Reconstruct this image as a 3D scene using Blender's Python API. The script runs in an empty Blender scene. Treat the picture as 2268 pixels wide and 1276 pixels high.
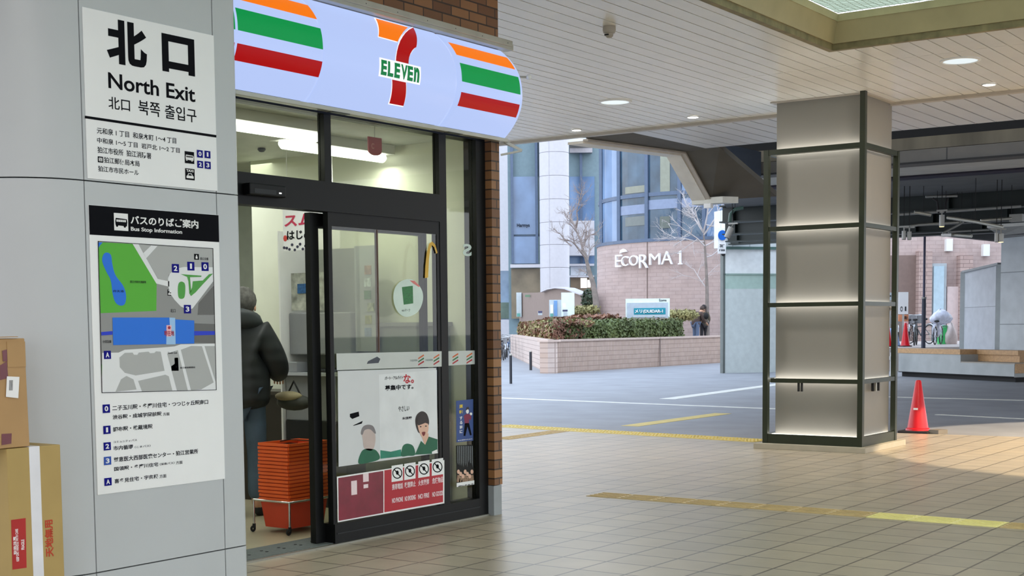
import bpy, bmesh, math, random
from mathutils import Vector as V, Matrix
random.seed(7)
SC = bpy.context.scene
COL = SC.collection

# ------------------------------------------------------------------ camera
YAW, PITCH, ROLL, FOC, PCX, PCY, EYE = -0.6163, 0.0747, -0.0093, 3048.9, 1134.0, 948.6, 1.5
def _rot():
    cy, sy, cp, sp, cr, sr = math.cos(YAW), math.sin(YAW), math.cos(PITCH), math.sin(PITCH), math.cos(ROLL), math.sin(ROLL)
    B = Matrix(((1,0,0),(0,0,-1),(0,1,0)))
    return Matrix(((cr,-sr,0),(sr,cr,0),(0,0,1))) @ Matrix(((1,0,0),(0,cp,-sp),(0,sp,cp))) @ B @ Matrix(((cy,-sy,0),(sy,cy,0),(0,0,1)))
RC = _rot(); RT = RC.transposed(); EYEP = V((0, 0, EYE))
cam = bpy.data.objects.new('camera', bpy.data.cameras.new('camera')); COL.objects.link(cam)
r0, r1, r2 = RC[0], RC[1], RC[2]
cam.matrix_world = Matrix(((r0[0], -r1[0], -r2[0], 0), (r0[1], -r1[1], -r2[1], 0), (r0[2], -r1[2], -r2[2], EYE), (0, 0, 0, 1)))
cam.data.sensor_fit = 'HORIZONTAL'; cam.data.sensor_width = 36
cam.data.lens = FOC / 2268 * 36
cam.data.shift_y = (PCY - 638) / 2268
cam.data.clip_end = 500
SC.camera = cam

# ------------------------------------------------------------------ light and exposure
SC.view_settings.view_transform = 'Standard'; SC.view_settings.look = 'None'
SC.view_settings.gamma = 1; SC.view_settings.use_curve_mapping = False
SC.view_settings.exposure = 0.0
SC.cycles.use_denoising = True
SC.cycles.max_bounces = 10; SC.cycles.transparent_max_bounces = 16
SC.cycles.sample_clamp_indirect = 4
w = bpy.data.worlds.new('overcast_sky'); SC.world = w; w.use_nodes = True
nt = w.node_tree; bg = nt.nodes['Background']
tc = nt.nodes.new('ShaderNodeTexCoord'); sx = nt.nodes.new('ShaderNodeSeparateXYZ'); rp = nt.nodes.new('ShaderNodeValToRGB')
nt.links.new(tc.outputs['Generated'], sx.inputs[0]); nt.links.new(sx.outputs['Z'], rp.inputs[0]); nt.links.new(rp.outputs[0], bg.inputs[0])
rp.color_ramp.elements[0].position = 0.0; rp.color_ramp.elements[0].color = (0.93, 0.96, 1.0, 1)
rp.color_ramp.elements[1].position = 0.8; rp.color_ramp.elements[1].color = (0.66, 0.80, 1.0, 1)
bg.inputs[1].default_value = 2.75

def lamp(name, kind, loc, energy, color, target=None, **kw):
    d = bpy.data.lights.new(name, kind); d.energy = energy; d.color = color
    for k, v in kw.items(): setattr(d, k, v)
    o = bpy.data.objects.new(name, d); COL.objects.link(o); o.location = loc
    if target is not None:
        o.rotation_euler = (V(target) - V(loc)).to_track_quat('-Z', 'Y').to_euler()
    return o
# warm ceiling spotlight of the outer ceiling, right of the frame
lamp('ceiling_spotlight', 'SPOT', (-1.6, 18.2, 4.04), 3100, (1.0, 0.80, 0.55), (-1.6, 18.2, 0), spot_size=math.radians(103.5), spot_blend=0.04, shadow_soft_size=0.03)

# ------------------------------------------------------------------ pixel of the photograph -> point of the place
def ray(px, py): return RT @ V(((px - PCX) / FOC, (py - PCY) / FOC, 1))
def onp(px, py, ax, val):
    d = ray(px, py); return EYEP + d * ((val - EYEP[ax]) / d[ax])
def onx(px, py, x): return onp(px, py, 0, x)
def ony(px, py, y): return onp(px, py, 1, y)
def onz(px, py, z=0.0): return onp(px, py, 2, z)
def at(px, py, d): return EYEP + ray(px, py) * d

# ------------------------------------------------------------------ materials
def lin(c):
    f = lambda v: (v / 255 / 12.92) if v / 255 <= 0.04045 else ((v / 255 + 0.055) / 1.055) ** 2.4
    return (f(c[0]), f(c[1]), f(c[2]), 1)
MATS = {}
def pbr(name, rgb, rough=0.5, metal=0.0, var=0.06, scale=6.0, bump=0.0, bscale=60.0, spec=0.5, stretch=(1, 1, 1)):
    if name in MATS: return MATS[name]
    m = bpy.data.materials.new(name); m.use_nodes = True; t = m.node_tree; b = t.nodes['Principled BSDF']
    b.inputs['Roughness'].default_value = rough; b.inputs['Metallic'].default_value = metal
    b.inputs['Specular IOR Level'].default_value = spec
    c = lin(rgb)
    co = t.nodes.new('ShaderNodeTexCoord'); mp = t.nodes.new('ShaderNodeMapping'); mp.inputs['Scale'].default_value = stretch
    t.links.new(co.outputs['Object'], mp.inputs[0])
    n = t.nodes.new('ShaderNodeTexNoise'); n.inputs['Scale'].default_value = scale; n.inputs['Detail'].default_value = 4
    t.links.new(mp.outputs[0], n.inputs['Vector'])
    r = t.nodes.new('ShaderNodeValToRGB')
    r.color_ramp.elements[0].position = 0.3; r.color_ramp.elements[1].position = 0.7
    r.color_ramp.elements[0].color = tuple(v * (1 - var) for v in c[:3]) + (1,)
    r.color_ramp.elements[1].color = tuple(min(1, v * (1 + var)) for v in c[:3]) + (1,)
    t.links.new(n.outputs['Fac'], r.inputs[0]); t.links.new(r.outputs[0], b.inputs['Base Color'])
    if bump:
        n2 = t.nodes.new('ShaderNodeTexNoise'); n2.inputs['Scale'].default_value = bscale
        t.links.new(mp.outputs[0], n2.inputs['Vector'])
        bp = t.nodes.new('ShaderNodeBump'); bp.inputs['Strength'].default_value = bump; bp.inputs['Distance'].default_value = 0.01
        t.links.new(n2.outputs['Fac'], bp.inputs['Height']); t.links.new(bp.outputs[0], b.inputs['Normal'])
    MATS[name] = m; return m
def glow(name, rgb, strength=1.0):
    if name in MATS: return MATS[name]
    m = bpy.data.materials.new(name); m.use_nodes = True; b = m.node_tree.nodes['Principled BSDF']
    c = lin(rgb); b.inputs['Base Color'].default_value = tuple(v * 0.08 for v in c[:3]) + (1,); b.inputs['Roughness'].default_value = 0.3; b.inputs['Specular IOR Level'].default_value = 0.2
    b.inputs['Emission Color'].default_value = c; b.inputs['Emission Strength'].default_value = strength
    MATS[name] = m; return m
def pane(name, tint=(235, 242, 240), ior=1.5, frost=0.0, alpha=1.0):
    if name in MATS: return MATS[name]
    m = bpy.data.materials.new(name); m.use_nodes = True; t = m.node_tree
    for n in list(t.nodes): t.nodes.remove(n)
    o = t.nodes.new('ShaderNodeOutputMaterial'); mx = t.nodes.new('ShaderNodeMixShader'); f = t.nodes.new('ShaderNodeFresnel')
    f.inputs['IOR'].default_value = ior
    tr = t.nodes.new('ShaderNodeBsdfTransparent'); tr.inputs[0].default_value = lin(tint)
    g = t.nodes.new('ShaderNodeBsdfGlossy'); g.inputs['Roughness'].default_value = 0.02
    back = tr
    if frost:
        df = t.nodes.new('ShaderNodeBsdfTranslucent'); df.inputs[0].default_value = lin(tint)
        d2 = t.nodes.new('ShaderNodeBsdfDiffuse'); d2.inputs[0].default_value = lin(tint)
        m1 = t.nodes.new('ShaderNodeMixShader'); m1.inputs[0].default_value = 0.5
        t.links.new(df.outputs[0], m1.inputs[1]); t.links.new(d2.outputs[0], m1.inputs[2])
        m2 = t.nodes.new('ShaderNodeMixShader'); m2.inputs[0].default_value = frost
        t.links.new(tr.outputs[0], m2.inputs[1]); t.links.new(m1.outputs[0], m2.inputs[2]); back = m2
    ge = t.nodes.new('ShaderNodeNewGeometry'); mu = t.nodes.new('ShaderNodeMath'); mu.operation = 'MULTIPLY_ADD'; mu.inputs[1].default_value = -1; mu.inputs[2].default_value = 1
    m3 = t.nodes.new('ShaderNodeMath'); m3.operation = 'MULTIPLY'; t.links.new(ge.outputs['Backfacing'], mu.inputs[0]); t.links.new(mu.outputs[0], m3.inputs[0]); t.links.new(f.outputs[0], m3.inputs[1])
    t.links.new(m3.outputs[0], mx.inputs[0]); t.links.new(back.outputs[0], mx.inputs[1]); t.links.new(g.outputs[0], mx.inputs[2])
    t.links.new(mx.outputs[0], o.inputs[0]); MATS[name] = m; return m
def bricks(name, c1, c2, mortar, bw, bh, mw, axis='x', off=0.5, rough=0.6, bump=0.4, origin=(0, 0), var=0.0, spec=0.5):
    """brick texture laid in metres on a floor ('z'), a wall facing x ('x') or a wall facing y ('y')"""
    if name in MATS: return MATS[name]
    m = bpy.data.materials.new(name); m.use_nodes = True; t = m.node_tree; b = t.nodes['Principled BSDF']
    b.inputs['Roughness'].default_value = rough; b.inputs['Specular IOR Level'].default_value = spec
    g = t.nodes.new('ShaderNodeNewGeometry'); s = t.nodes.new('ShaderNodeSeparateXYZ'); c = t.nodes.new('ShaderNodeCombineXYZ')
    t.links.new(g.outputs['Position'], s.inputs[0])
    a = {'x': ('Y', 'Z'), 'y': ('X', 'Z'), 'z': ('X', 'Y'), 'u': ('X', 'Z')}[axis]
    if axis == 'u':      # a facade that runs obliquely to both axes
        rot = t.nodes.new('ShaderNodeVectorRotate'); rot.rotation_type = 'Z_AXIS'; rot.inputs['Angle'].default_value = YAW
        t.links.new(g.outputs['Position'], rot.inputs['Vector']); t.links.new(rot.outputs[0], s.inputs[0])
    for i, k in enumerate(a):
        ad = t.nodes.new('ShaderNodeMath'); ad.operation = 'SUBTRACT'; ad.inputs[1].default_value = origin[i]
        t.links.new(s.outputs[k], ad.inputs[0]); t.links.new(ad.outputs[0], c.inputs[i])
    br = t.nodes.new('ShaderNodeTexBrick'); br.offset = off; br.inputs['Scale'].default_value = 1.0
    br.inputs['Brick Width'].default_value = bw; br.inputs['Row Height'].default_value = bh; br.inputs['Mortar Size'].default_value = mw
    br.inputs['Mortar Smooth'].default_value = 0.1
    br.inputs['Color1'].default_value = lin(c1); br.inputs['Color2'].default_value = lin(c2); br.inputs['Mortar'].default_value = lin(mortar)
    t.links.new(c.outputs[0], br.inputs['Vector'])
    n = t.nodes.new('ShaderNodeTexNoise'); n.inputs['Scale'].default_value = 3.0; n.inputs['Detail'].default_value = 8; t.links.new(c.outputs[0], n.inputs['Vector'])
    mx = t.nodes.new('ShaderNodeMix'); mx.data_type = 'RGBA'; mx.blend_type = 'MULTIPLY'; mx.inputs[0].default_value = 0.35
    t.links.new(br.outputs['Color'], mx.inputs[6])
    r = t.nodes.new('ShaderNodeValToRGB'); r.color_ramp.elements[0].position = 0.3; r.color_ramp.elements[0].color = (0.6, 0.6, 0.6, 1); r.color_ramp.elements[1].position = 0.65
    t.links.new(n.outputs['Fac'], r.inputs[0]); t.links.new(r.outputs[0], mx.inputs[7])
    t.links.new(mx.outputs[2], b.inputs['Base Color'])
    bp = t.nodes.new('ShaderNodeBump'); bp.inputs['Strength'].default_value = bump; bp.inputs['Distance'].default_value = 0.004; bp.invert = True
    t.links.new(br.outputs['Fac'], bp.inputs['Height']); t.links.new(bp.outputs[0], b.inputs['Normal'])
    MATS[name] = m; return m

# ------------------------------------------------------------------ mesh builder
class MB:
    def __init__(s): s.v = []; s.f = []
    def add(s, vs, fs):
        k = len(s.v); s.v += [V(p) for p in vs]; s.f += [tuple(i + k for i in f) for f in fs]; return s
    def box(s, x0, x1, y0, y1, z0, z1):
        return s.add([(x0,y0,z0),(x1,y0,z0),(x1,y1,z0),(x0,y1,z0),(x0,y0,z1),(x1,y0,z1),(x1,y1,z1),(x0,y1,z1)],
                     [(3,2,1,0),(4,5,6,7),(0,1,5,4),(1,2,6,5),(2,3,7,6),(3,0,4,7)])
    def bar(s, p, q, wd, ht, up=(0, 0, 1)):
        p, q = V(p), V(q); d = (q - p).normalized(); a = d.cross(V(up))
        if a.length < 1e-4: a = d.cross(V((0, 1, 0)))
        a.normalize(); b = a.cross(d)
        a *= wd / 2; b *= ht / 2
        return s.add([p-a-b, p+a-b, p+a+b, p-a+b, q-a-b, q+a-b, q+a+b, q-a+b],
                     [(3,2,1,0),(4,5,6,7),(0,1,5,4),(1,2,6,5),(2,3,7,6),(3,0,4,7)])
    def prism(s, pts, vec):
        pts = [V(p) for p in pts]; n = len(pts); vec = V(vec)
        return s.add(pts + [p + vec for p in pts], [tuple(range(n))[::-1], tuple(range(n, 2*n))] + [(i, (i+1) % n, n + (i+1) % n, n + i) for i in range(n)])
    def tube(s, pts, r, n=8, caps=True):
        pts = [V(p) for p in pts]; rs = r if isinstance(r, (list, tuple)) else [r] * len(pts); k0 = len(s.v)
        prev = None
        for i, p in enumerate(pts):
            d = (pts[min(i+1, len(pts)-1)] - pts[max(i-1, 0)]).normalized()
            if prev is None:
                a = d.cross(V((0, 0, 1)));
                if a.length < 1e-3: a = d.cross(V((0, 1, 0)))
            else: a = prev - d * prev.dot(d)
            a.normalize(); prev = a; b = d.cross(a)
            for j in range(n):
                t = 2 * math.pi * j / n; s.v.append(p + (a * math.cos(t) + b * math.sin(t)) * rs[i])
        m = len(pts)
        for i in range(m - 1):
            for j in range(n):
                s.f.append((k0+i*n+j, k0+i*n+(j+1) % n, k0+(i+1)*n+(j+1) % n, k0+(i+1)*n+j))
        if caps:
            s.f.append(tuple(k0 + j for j in range(n))[::-1]); s.f.append(tuple(k0 + (m-1)*n + j for j in range(n)))
        return s
    def lathe(s, prof, c=(0, 0, 0), n=24, cap=True):
        k0 = len(s.v)
        for r, z in prof:
            for j in range(n):
                t = 2 * math.pi * j / n; s.v.append(V((c[0] + r*math.cos(t), c[1] + r*math.sin(t), c[2] + z)))
        for i in range(len(prof) - 1):
            for j in range(n):
                s.f.append((k0+i*n+j, k0+i*n+(j+1) % n, k0+(i+1)*n+(j+1) % n, k0+(i+1)*n+j))
        if cap:
            s.f.append(tuple(k0 + j for j in range(n))[::-1]); s.f.append(tuple(k0 + (len(prof)-1)*n + j for j in range(n)))
        return s
    def ball(s, c, r, n=12, sq=(1, 1, 1)):
        m = n // 2
        prof = [(max(1e-4, math.sin(math.pi*i/m)) , -math.cos(math.pi*i/m)) for i in range(m + 1)]
        k0 = len(s.v); s.lathe([(a, b) for a, b in prof], (0, 0, 0), n)
        for i in range(k0, len(s.v)):
            p = s.v[i]; s.v[i] = V((c[0] + p.x*r*sq[0], c[1] + p.y*r*sq[1], c[2] + p.z*r*sq[2]))
        return s
    def torus(s, c, R, r, axis=1, n=20, m=6):
        k0 = len(s.v)
        for i in range(n):
            a = 2*math.pi*i/n
            for j in range(m):
                b = 2*math.pi*j/m; rr = R + r*math.cos(b); h = r*math.sin(b)
                p = [0, 0, 0]; o = [k for k in range(3) if k != axis]
                p[o[0]] = rr*math.cos(a); p[o[1]] = rr*math.sin(a); p[axis] = h
                s.v.append(V(c) + V(p))
        for i in range(n):
            for j in range(m):
                s.f.append((k0+i*m+j, k0+((i+1) % n)*m+j, k0+((i+1) % n)*m+(j+1) % m, k0+i*m+(j+1) % m))
        return s
    def mesh(s, me, off=(0, 0, 0)):
        return s.add([V(v.co) for v in me.vertices], [tuple(p.vertices) for p in me.polygons])
    def move(s, M): s.v = [M @ p for p in s.v]; return s

ORG = {}
def setp(o, label=None, cat=None, group=None, kind=None):
    if label: o['label'] = label
    if cat: o['category'] = cat
    if group: o['group'] = group
    if kind: o['kind'] = kind
    return o
def obj(name, mb, mat, parent=None, label=None, cat=None, group=None, kind=None, smooth=None, bevel=0.0, recalc=True, loc=None):
    if loc is None:
        if parent is not None: loc = ORG[parent.name]
        else:
            xs = [p.x for p in mb.v]; ys = [p.y for p in mb.v]; zs = [p.z for p in mb.v]
            loc = V(((min(xs)+max(xs))/2, (min(ys)+max(ys))/2, min(zs)))
    loc = V(loc); me = bpy.data.meshes.new(name)
    me.from_pydata([tuple(p - loc) for p in mb.v], [], mb.f); me.update()
    if recalc:
        bm = bmesh.new(); bm.from_mesh(me); bmesh.ops.recalc_face_normals(bm, faces=bm.faces); bm.to_mesh(me); bm.free()
    me.materials.append(mat)
    if smooth is not None:
        for p in me.polygons: p.use_smooth = True
        me.set_sharp_from_angle(angle=math.radians(smooth))
    o = bpy.data.objects.new(name, me); COL.objects.link(o)
    ORG[o.name] = loc
    if parent is not None:
        o.parent = parent; o.location = loc - ORG[parent.name]
    else: o.location = loc
    if bevel:
        b = o.modifiers.new('bevel', 'BEVEL'); b.width = bevel; b.segments = 2; b.limit_method = 'ANGLE'
    return setp(o, label, cat, group, kind)
def thing(name, label, cat, loc=(0, 0, 0), group=None, kind=None):
    o = bpy.data.objects.new(name, None); COL.objects.link(o); o.location = loc; o.empty_display_size = 0.1
    ORG[o.name] = V(loc); return setp(o, label, cat, group, kind)
def dup(root, loc, rz=0.0, label=None, scale=1.0):
    def cp(o, par):
        c = o.copy(); COL.objects.link(c)
        if par is not None: c.parent = par
        for ch in o.children: cp(ch, c)
        return c
    r = cp(root, None); r.location = loc; r.rotation_euler = (0, 0, rz); r.scale = (scale,) * 3
    if label: r['label'] = label
    return r

def text_mb(body, p0, u, v, n, wd, ht, bold=0.0, thick=0.0012, stretch=True, cuts=0):
    """letters of the built-in font, fitted to a wd x ht box whose lower left corner is p0"""
    c = bpy.data.curves.new('lettering', 'FONT'); c.body = body; c.offset = bold; c.resolution_u = 4
    o = bpy.data.objects.new('lettering', c); COL.objects.link(o)
    me = bpy.data.meshes.new_from_object(o.evaluated_get(bpy.context.evaluated_depsgraph_get()))
    COL.objects.unlink(o); bpy.data.objects.remove(o); bpy.data.curves.remove(c)
    xs = [q.co.x for q in me.vertices]; ys = [q.co.y for q in me.vertices]
    x0, x1, y0, y1 = min(xs), max(xs), min(ys), max(ys)
    kx = wd / (x1 - x0); ky = ht / (y1 - y0) if stretch else kx
    p0, u, v, n = V(p0), V(u), V(v), V(n)
    bm = bmesh.new(); bm.from_mesh(me); bpy.data.meshes.remove(me)
    if thick:
        ex = bmesh.ops.extrude_face_region(bm, geom=list(bm.faces))
        for q in ex['geom']:
            if isinstance(q, bmesh.types.BMVert): q.co.z += 1.0
    mb = MB(); bm.verts.index_update()
    mb.add([p0 + u * ((q.co.x - x0) * kx) + v * ((q.co.y - y0) * ky) + n * (q.co.z * thick) for q in bm.verts], [tuple(q.index for q in f.verts) for f in bm.faces])
    bm.free(); return mb
UY, UZ, UX = V((0, 1, 0)), V((0, 0, 1)), V((1, 0, 0))

class Board:
    """a flat board whose printed side faces +x; positions are read off the photograph on that plane"""
    def __init__(s, X, sc=1.0, ox=0.0, oy=0.0): s.X = X; s.sc = sc; s.ox = ox; s.oy = oy
    def p(s, a, b, lay=0): return onx(s.ox + a / s.sc, s.oy + b / s.sc, s.X) + V((0.0006 * lay, 0, 0))
    def poly(s, pts, lay=1, mb=None, th=0.0005):
        mb = mb or MB(); return mb.prism([s.p(a, b, lay) for a, b in pts], (th, 0, 0))
    def rect(s, a0, b0, a1, b1, lay=1, mb=None):   # lower-left, upper-right pixel
        p, q = s.p(a0, b0, lay), s.p(a1, b1, lay); mb = mb or MB()
        return mb.box(p.x, p.x + 0.0005, p.y, q.y, p.z, q.z)
    def text(s, body, a0, b0, a1, b1, lay=1, bold=0.0, mb=None):
        p, q = s.p(a0, b0, lay), s.p(a1, b1, lay)
        t = text_mb(body, p, UY, UZ, UX, q.y - p.y, q.z - p.z, bold, 0.0006)
        if mb is None: return t
        mb.add(t.v, t.f); return mb
def smoothpoly(pts, n=6):
    out = []; m = len(pts)
    for i in range(m):
        p0, p1, p2, p3 = (V((*pts[(i+k-1) % m], 0)) for k in range(4))
        for j in range(n):
            t = j / n
            q = 0.5*((2*p1) + (p2-p0)*t + (2*p0-5*p1+4*p2-p3)*t*t + (3*p1-p0-3*p2+p3)*t*t*t)
            out.append((q.x, q.y))
    return out
def circ(cx, cy, rx, ry=None, n=24): return [(cx + rx*math.cos(2*math.pi*i/n), cy + (ry or rx)*math.sin(2*math.pi*i/n)) for i in range(n)]
# ================================================================== THE SETTING
M_floor = bricks('floor_tiles', (184, 171, 150), (175, 164, 146), (104, 96, 85), 0.33, 0.33, 0.008, 'z', off=0.0, rough=0.32, bump=0.25, origin=(-2.53, 7.06))
f = MB(); f.prism([(-15, -12, -0.12), (9, -12, -0.12), (9, 18.9, -0.12), (-4.8, 18.27, -0.12), (-7.2, 18.05, -0.12), (-7.2, 16.3, -0.12), (-7.4, 16.25, -0.12), (-12.2, 16.95, -0.12), (-15, 17.3, -0.12)], (0, 0, 0.12))
obj('floor', f, M_floor, label='beige tiled concourse floor under the slatted ceiling', cat='floor', kind='structure', loc=(0, 0, 0))
M_road = pbr('asphalt', (140, 142, 148), 0.6, var=0.12, scale=1.2, bump=0.15, bscale=40)
obj('road', MB().box(-190, 120, -30, 230, -0.5, -0.02), M_road, label='grey asphalt road and forecourt outside the concourse', cat='road', kind='structure', loc=(0, 0, 0))
M_line = pbr('road_paint', (225, 224, 215), 0.6, var=0.1)
M_yell = pbr('tactile_yellow', (214, 190, 98), 0.55, var=0.1)
M_yell_new = pbr('tactile_bright', (238, 228, 152), 0.5, var=0.05)
M_yell_old = pbr('tactile_faded', (196, 172, 122), 0.6, var=0.1)
def strip(name, p, q, wd, mat, label, cat, z=0.0, th=0.004):
    p, q = V((p[0], p[1], z + th/2)), V((q[0], q[1], z + th/2))
    return obj(name, MB().bar(p, q, wd, th), mat, label=label, cat=cat)
strip('road_line', (-18.5, 23.6), (-9.2, 22.4), 0.18, M_line, 'long white painted line across the forecourt beyond the shop corner', 'road marking', -0.02)
strip('road_line', (-10.5, 27.15), (-4.5, 26.9), 0.2, M_line, 'white painted line on the road in front of the stepped bench', 'road marking', -0.02)
strip('road_line', (-7.3, 22.3), (-5, 21.7), 0.12, M_line, 'thin white painted line on the dark road behind the red traffic cone', 'road marking', -0.02)
strip('road_line', (-13.5, 24.5), (-14.5, 33.5), 0.35, M_line, 'pale painted line crossing the forecourt towards the grey glass shelter', 'road marking', -0.02)
def tactile(name, p, q, wd, mat, label, bars=True, n=0):
    p, q = V((p[0], p[1], 0.0)), V((q[0], q[1], 0.0)); t = thing(name, label, 'tactile paving', (p + q) / 2)
    obj('paving_tile', MB().bar(p + V((0, 0, 0.002)), q + V((0, 0, 0.002)), wd, 0.004), mat, t)
    d = (q - p).normalized(); s = V((-d.y, d.x, 0)); L = (q - p).length; b = MB()
    k = int(L / 0.3)
    for i in range(k):
        a = p + d * (L * i / k + 0.02); e = p + d * (L * (i + 1) / k - 0.02)
        if bars:
            for j in range(4):
                o = s * ((j - 1.5) * wd / 4.3); b.bar(a + o + V((0, 0, 0.006)), e + o + V((0, 0, 0.006)), wd * 0.1, 0.006)
        else:
            for j in range(5):
                for l in range(5):
                    c = a + (e - a) * ((l + 0.5) / 5) + s * ((j - 2) * wd / 5.4); b.lathe([(0.017, 0), (0.012, 0.006)], (c.x, c.y, 0.004), 6)
    o = obj('raised_bars' if bars else 'raised_dots', b, mat, t)
    return t
tactile('tactile_paving', (-6.4, 10.3), (-3.87, 10.29), 0.3, M_yell_old, 'faded tan run of the guiding strip crossing the tiled floor')
tactile('tactile_paving', (-3.86, 10.29), (-2.86, 10.28), 0.3, M_yell_new, 'three bright yellow tiles in the guiding strip crossing the tiled floor')
tactile('tactile_paving', (-2.85, 10.28), (0.9, 10.27), 0.3, M_yell_old, 'faded run of the guiding strip at the right edge past the bright tiles')
a, b_ = onz(1108, 943), onz(1692, 977)
tactile('tactile_paving', a, b_, 0.45, M_yell, 'yellow dotted warning strip along the floor edge left of the framed column', bars=False)
a, b_ = onz(1108, 973), onz(1240, 955)
tactile('tactile_paving', a, b_, 0.3, M_yell_old, 'short tan guiding strip joining the dotted warning strip by the brick pier')
strip('road_line', onz(1395, 944, -0.02), onz(1602, 916, -0.02), 0.3, M_yell, 'slanted yellow painted strip on the forecourt behind the dotted warning strip', 'road marking', -0.02)

# slatted ceiling with a rectangular skylight well
M_slat = pbr('slat_paint', (236, 233, 226), 0.22, var=0.03, scale=2.0, spec=0.5)
M_slat2 = pbr('slat_grey', (200, 202, 206), 0.35, var=0.03, scale=2.0)
M_dark = pbr('void_dark', (24, 24, 25), 0.8)
HC, SX, SY0, SY1 = 4.1, -5.17, 4.6, 12.62
c = MB(); k = -50
while True:
    x = -6.44 - 0.1755 * k
    k += 1
    if x < -14: break
    if x > 9: continue
    t = random.uniform(-0.0012, 0.0012)
    spans = [(-12, 16.2)] if x + 0.08 < SX - 0.06 else ([(-12, SY0 - 0.1), (SY1 + 0.06, 13.565), (13.575, 16.2)] if x < 2.9 else [(-12, 16.2)])
    if SX - 1.4 < x + 0.08 < SX - 0.06: spans = [(-12, 13.565), (13.575, 16.2)]
    for y0, y1 in spans:
        g = 0.006
        c.add([(x+g,y0,HC+t),(x+0.1755-g,y0,HC-t),(x+0.1755-g,y1,HC-t),(x+g,y1,HC+t),(x+g,y0,HC+0.02),(x+0.1755-g,y0,HC+0.02),(x+0.1755-g,y1,HC+0.02),(x+g,y1,HC+0.02)],
              [(3,2,1,0),(4,5,6,7),(0,1,5,4),(1,2,6,5),(2,3,7,6),(3,0,4,7)])
obj('ceiling', c, M_slat, label='glossy white slatted metal ceiling over the concourse', cat='ceiling', kind='structure', loc=(0, 0, HC))
v = MB()
for x0, x1, y0, y1 in ((-14, SX - 0.07, -12, 16.2), (2.9, 9, -12, 16.2), (SX - 0.07, 2.9, -12, SY0 - 0.1), (SX - 0.07, 2.9, SY1 + 0.07, 16.2)):
    v.box(x0, x1, y0, y1, HC + 0.03, HC + 0.12)
obj('ceiling_backing', v, M_dark, label='dark void showing in the gaps between the ceiling slats', cat='ceiling', kind='structure', loc=(0, 0, HC))
M_trim = pbr('trim_paint', (176, 168, 156), 0.4)
obj('trim_1', MB().box(-14, 9, 16.17, 16.26, HC - 0.035, HC + 0.12), M_trim, label='long beige edge trim where the white slatted ceiling ends', cat='trim', kind='structure')
# outer ceiling with wide grey panels
c = MB(); x = -9.62
while x < 7:
    g = 0.012
    c.box(x + g, x + 0.25 - g, 16.27, 18.6, HC, HC + 0.02); c.add([(x+g,18.62,HC),(x+.25-g,18.62,HC),(x+.25-g,19.1,HC+0.09),(x+g,19.1,HC+0.09),(x+g,18.62,HC+.02),(x+.25-g,18.62,HC+.02),(x+.25-g,19.1,HC+.11),(x+g,19.1,HC+.11)],[(3,2,1,0),(4,5,6,7),(0,1,5,4),(1,2,6,5),(2,3,7,6),(3,0,4,7)])
    x += 0.25
obj('ceiling_outer', c, M_slat2, label='outer ceiling strip of wide grey panels beyond the beige trim', cat='ceiling', kind='structure', loc=(0, 17, HC))
obj('ceiling_outer_backing', MB().box(-9.62, 7, 16.26, 19.2, HC + 0.125, HC + 0.2), M_dark, label='dark backing above the grey outer ceiling panels', cat='ceiling', kind='structure')

# skylight well
M_olive = pbr('olive_paint', (176, 162, 122), 0.5, var=0.08, scale=3)
M_olive_d = pbr('olive_dirty', (126, 114, 78), 0.6, var=0.3, scale=9)
M_olive_l = pbr('olive_pale', (190, 182, 140), 0.5, var=0.1)
sk = thing('skylight', 'rectangular ceiling skylight well with olive sides and wired glass', 'skylight', ((SX+2.9)/2, (SY0+SY1)/2, HC), kind='structure')
def ring(name, off0, off1, z0, z1, th, mat):
    m = MB(); x0, x1, y0, y1 = SX, 2.9, SY0, SY1
    def rc(o, z): return [V((x0+o, y0+o, z)), V((x1-o, y0+o, z)), V((x1-o, y1-o, z)), V((x0+o, y1-o, z))]
    A, B, C, D = rc(off0, z0), rc(off1, z1), rc(off0 - th, z0), rc(off1 - th, z1)
    for i in range(4):
        j = (i + 1) % 4; m.add([A[i], A[j], B[j], B[i], C[i], C[j], D[j], D[i]], [(0,1,2,3),(7,6,5,4),(0,4,5,1),(3,2,6,7),(0,3,7,4),(1,5,6,2)])
    return obj(name, m, mat, sk)
ring('lower_lip', 0.0, 0.0, HC - 0.03, HC + 0.03, 0.06, M_olive_d)
ring('side_panel', 0.012, 0.07, HC + 0.03, HC + 0.225, 0.06, M_olive)
ring('upper_trim', 0.075, 0.085, HC + 0.22, HC + 0.285, 0.05, M_olive_l)
M_sky = bpy.data.materials.new('skylight_glass'); M_sky.use_nodes = True; t = M_sky.node_tree
for n in list(t.nodes): t.nodes.remove(n)
o_ = t.nodes.new('ShaderNodeOutputMaterial'); tl = t.nodes.new('ShaderNodeBsdfTranslucent'); tl.inputs[0].default_value = lin((196, 200, 186)); t.links.new(tl.outputs[0], o_.inputs[0])
obj('glass_pane', MB().box(SX + 0.08, 2.82, SY0 + 0.08, SY1 - 0.08, HC + 0.295, HC + 0.305), M_sky, sk)
wn = MB(); random.seed(3)
for i in range(34):
    y = SY1 - 0.1 - i * 0.06; wn.tube([(SX + 0.1 + j*0.12, y + random.uniform(-.012, .012), HC + 0.285) for j in range(28)], 0.0016, 4)
for j in range(55):
    x = SX + 0.1 + j * 0.06; wn.tube([(x + random.uniform(-.012, .012), SY1 - 0.1 - i*0.12, HC + 0.285) for i in range(17)], 0.0016, 4)
obj('wire_net', wn, pbr('net_wire', (120, 125, 95), 0.6), sk)

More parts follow.
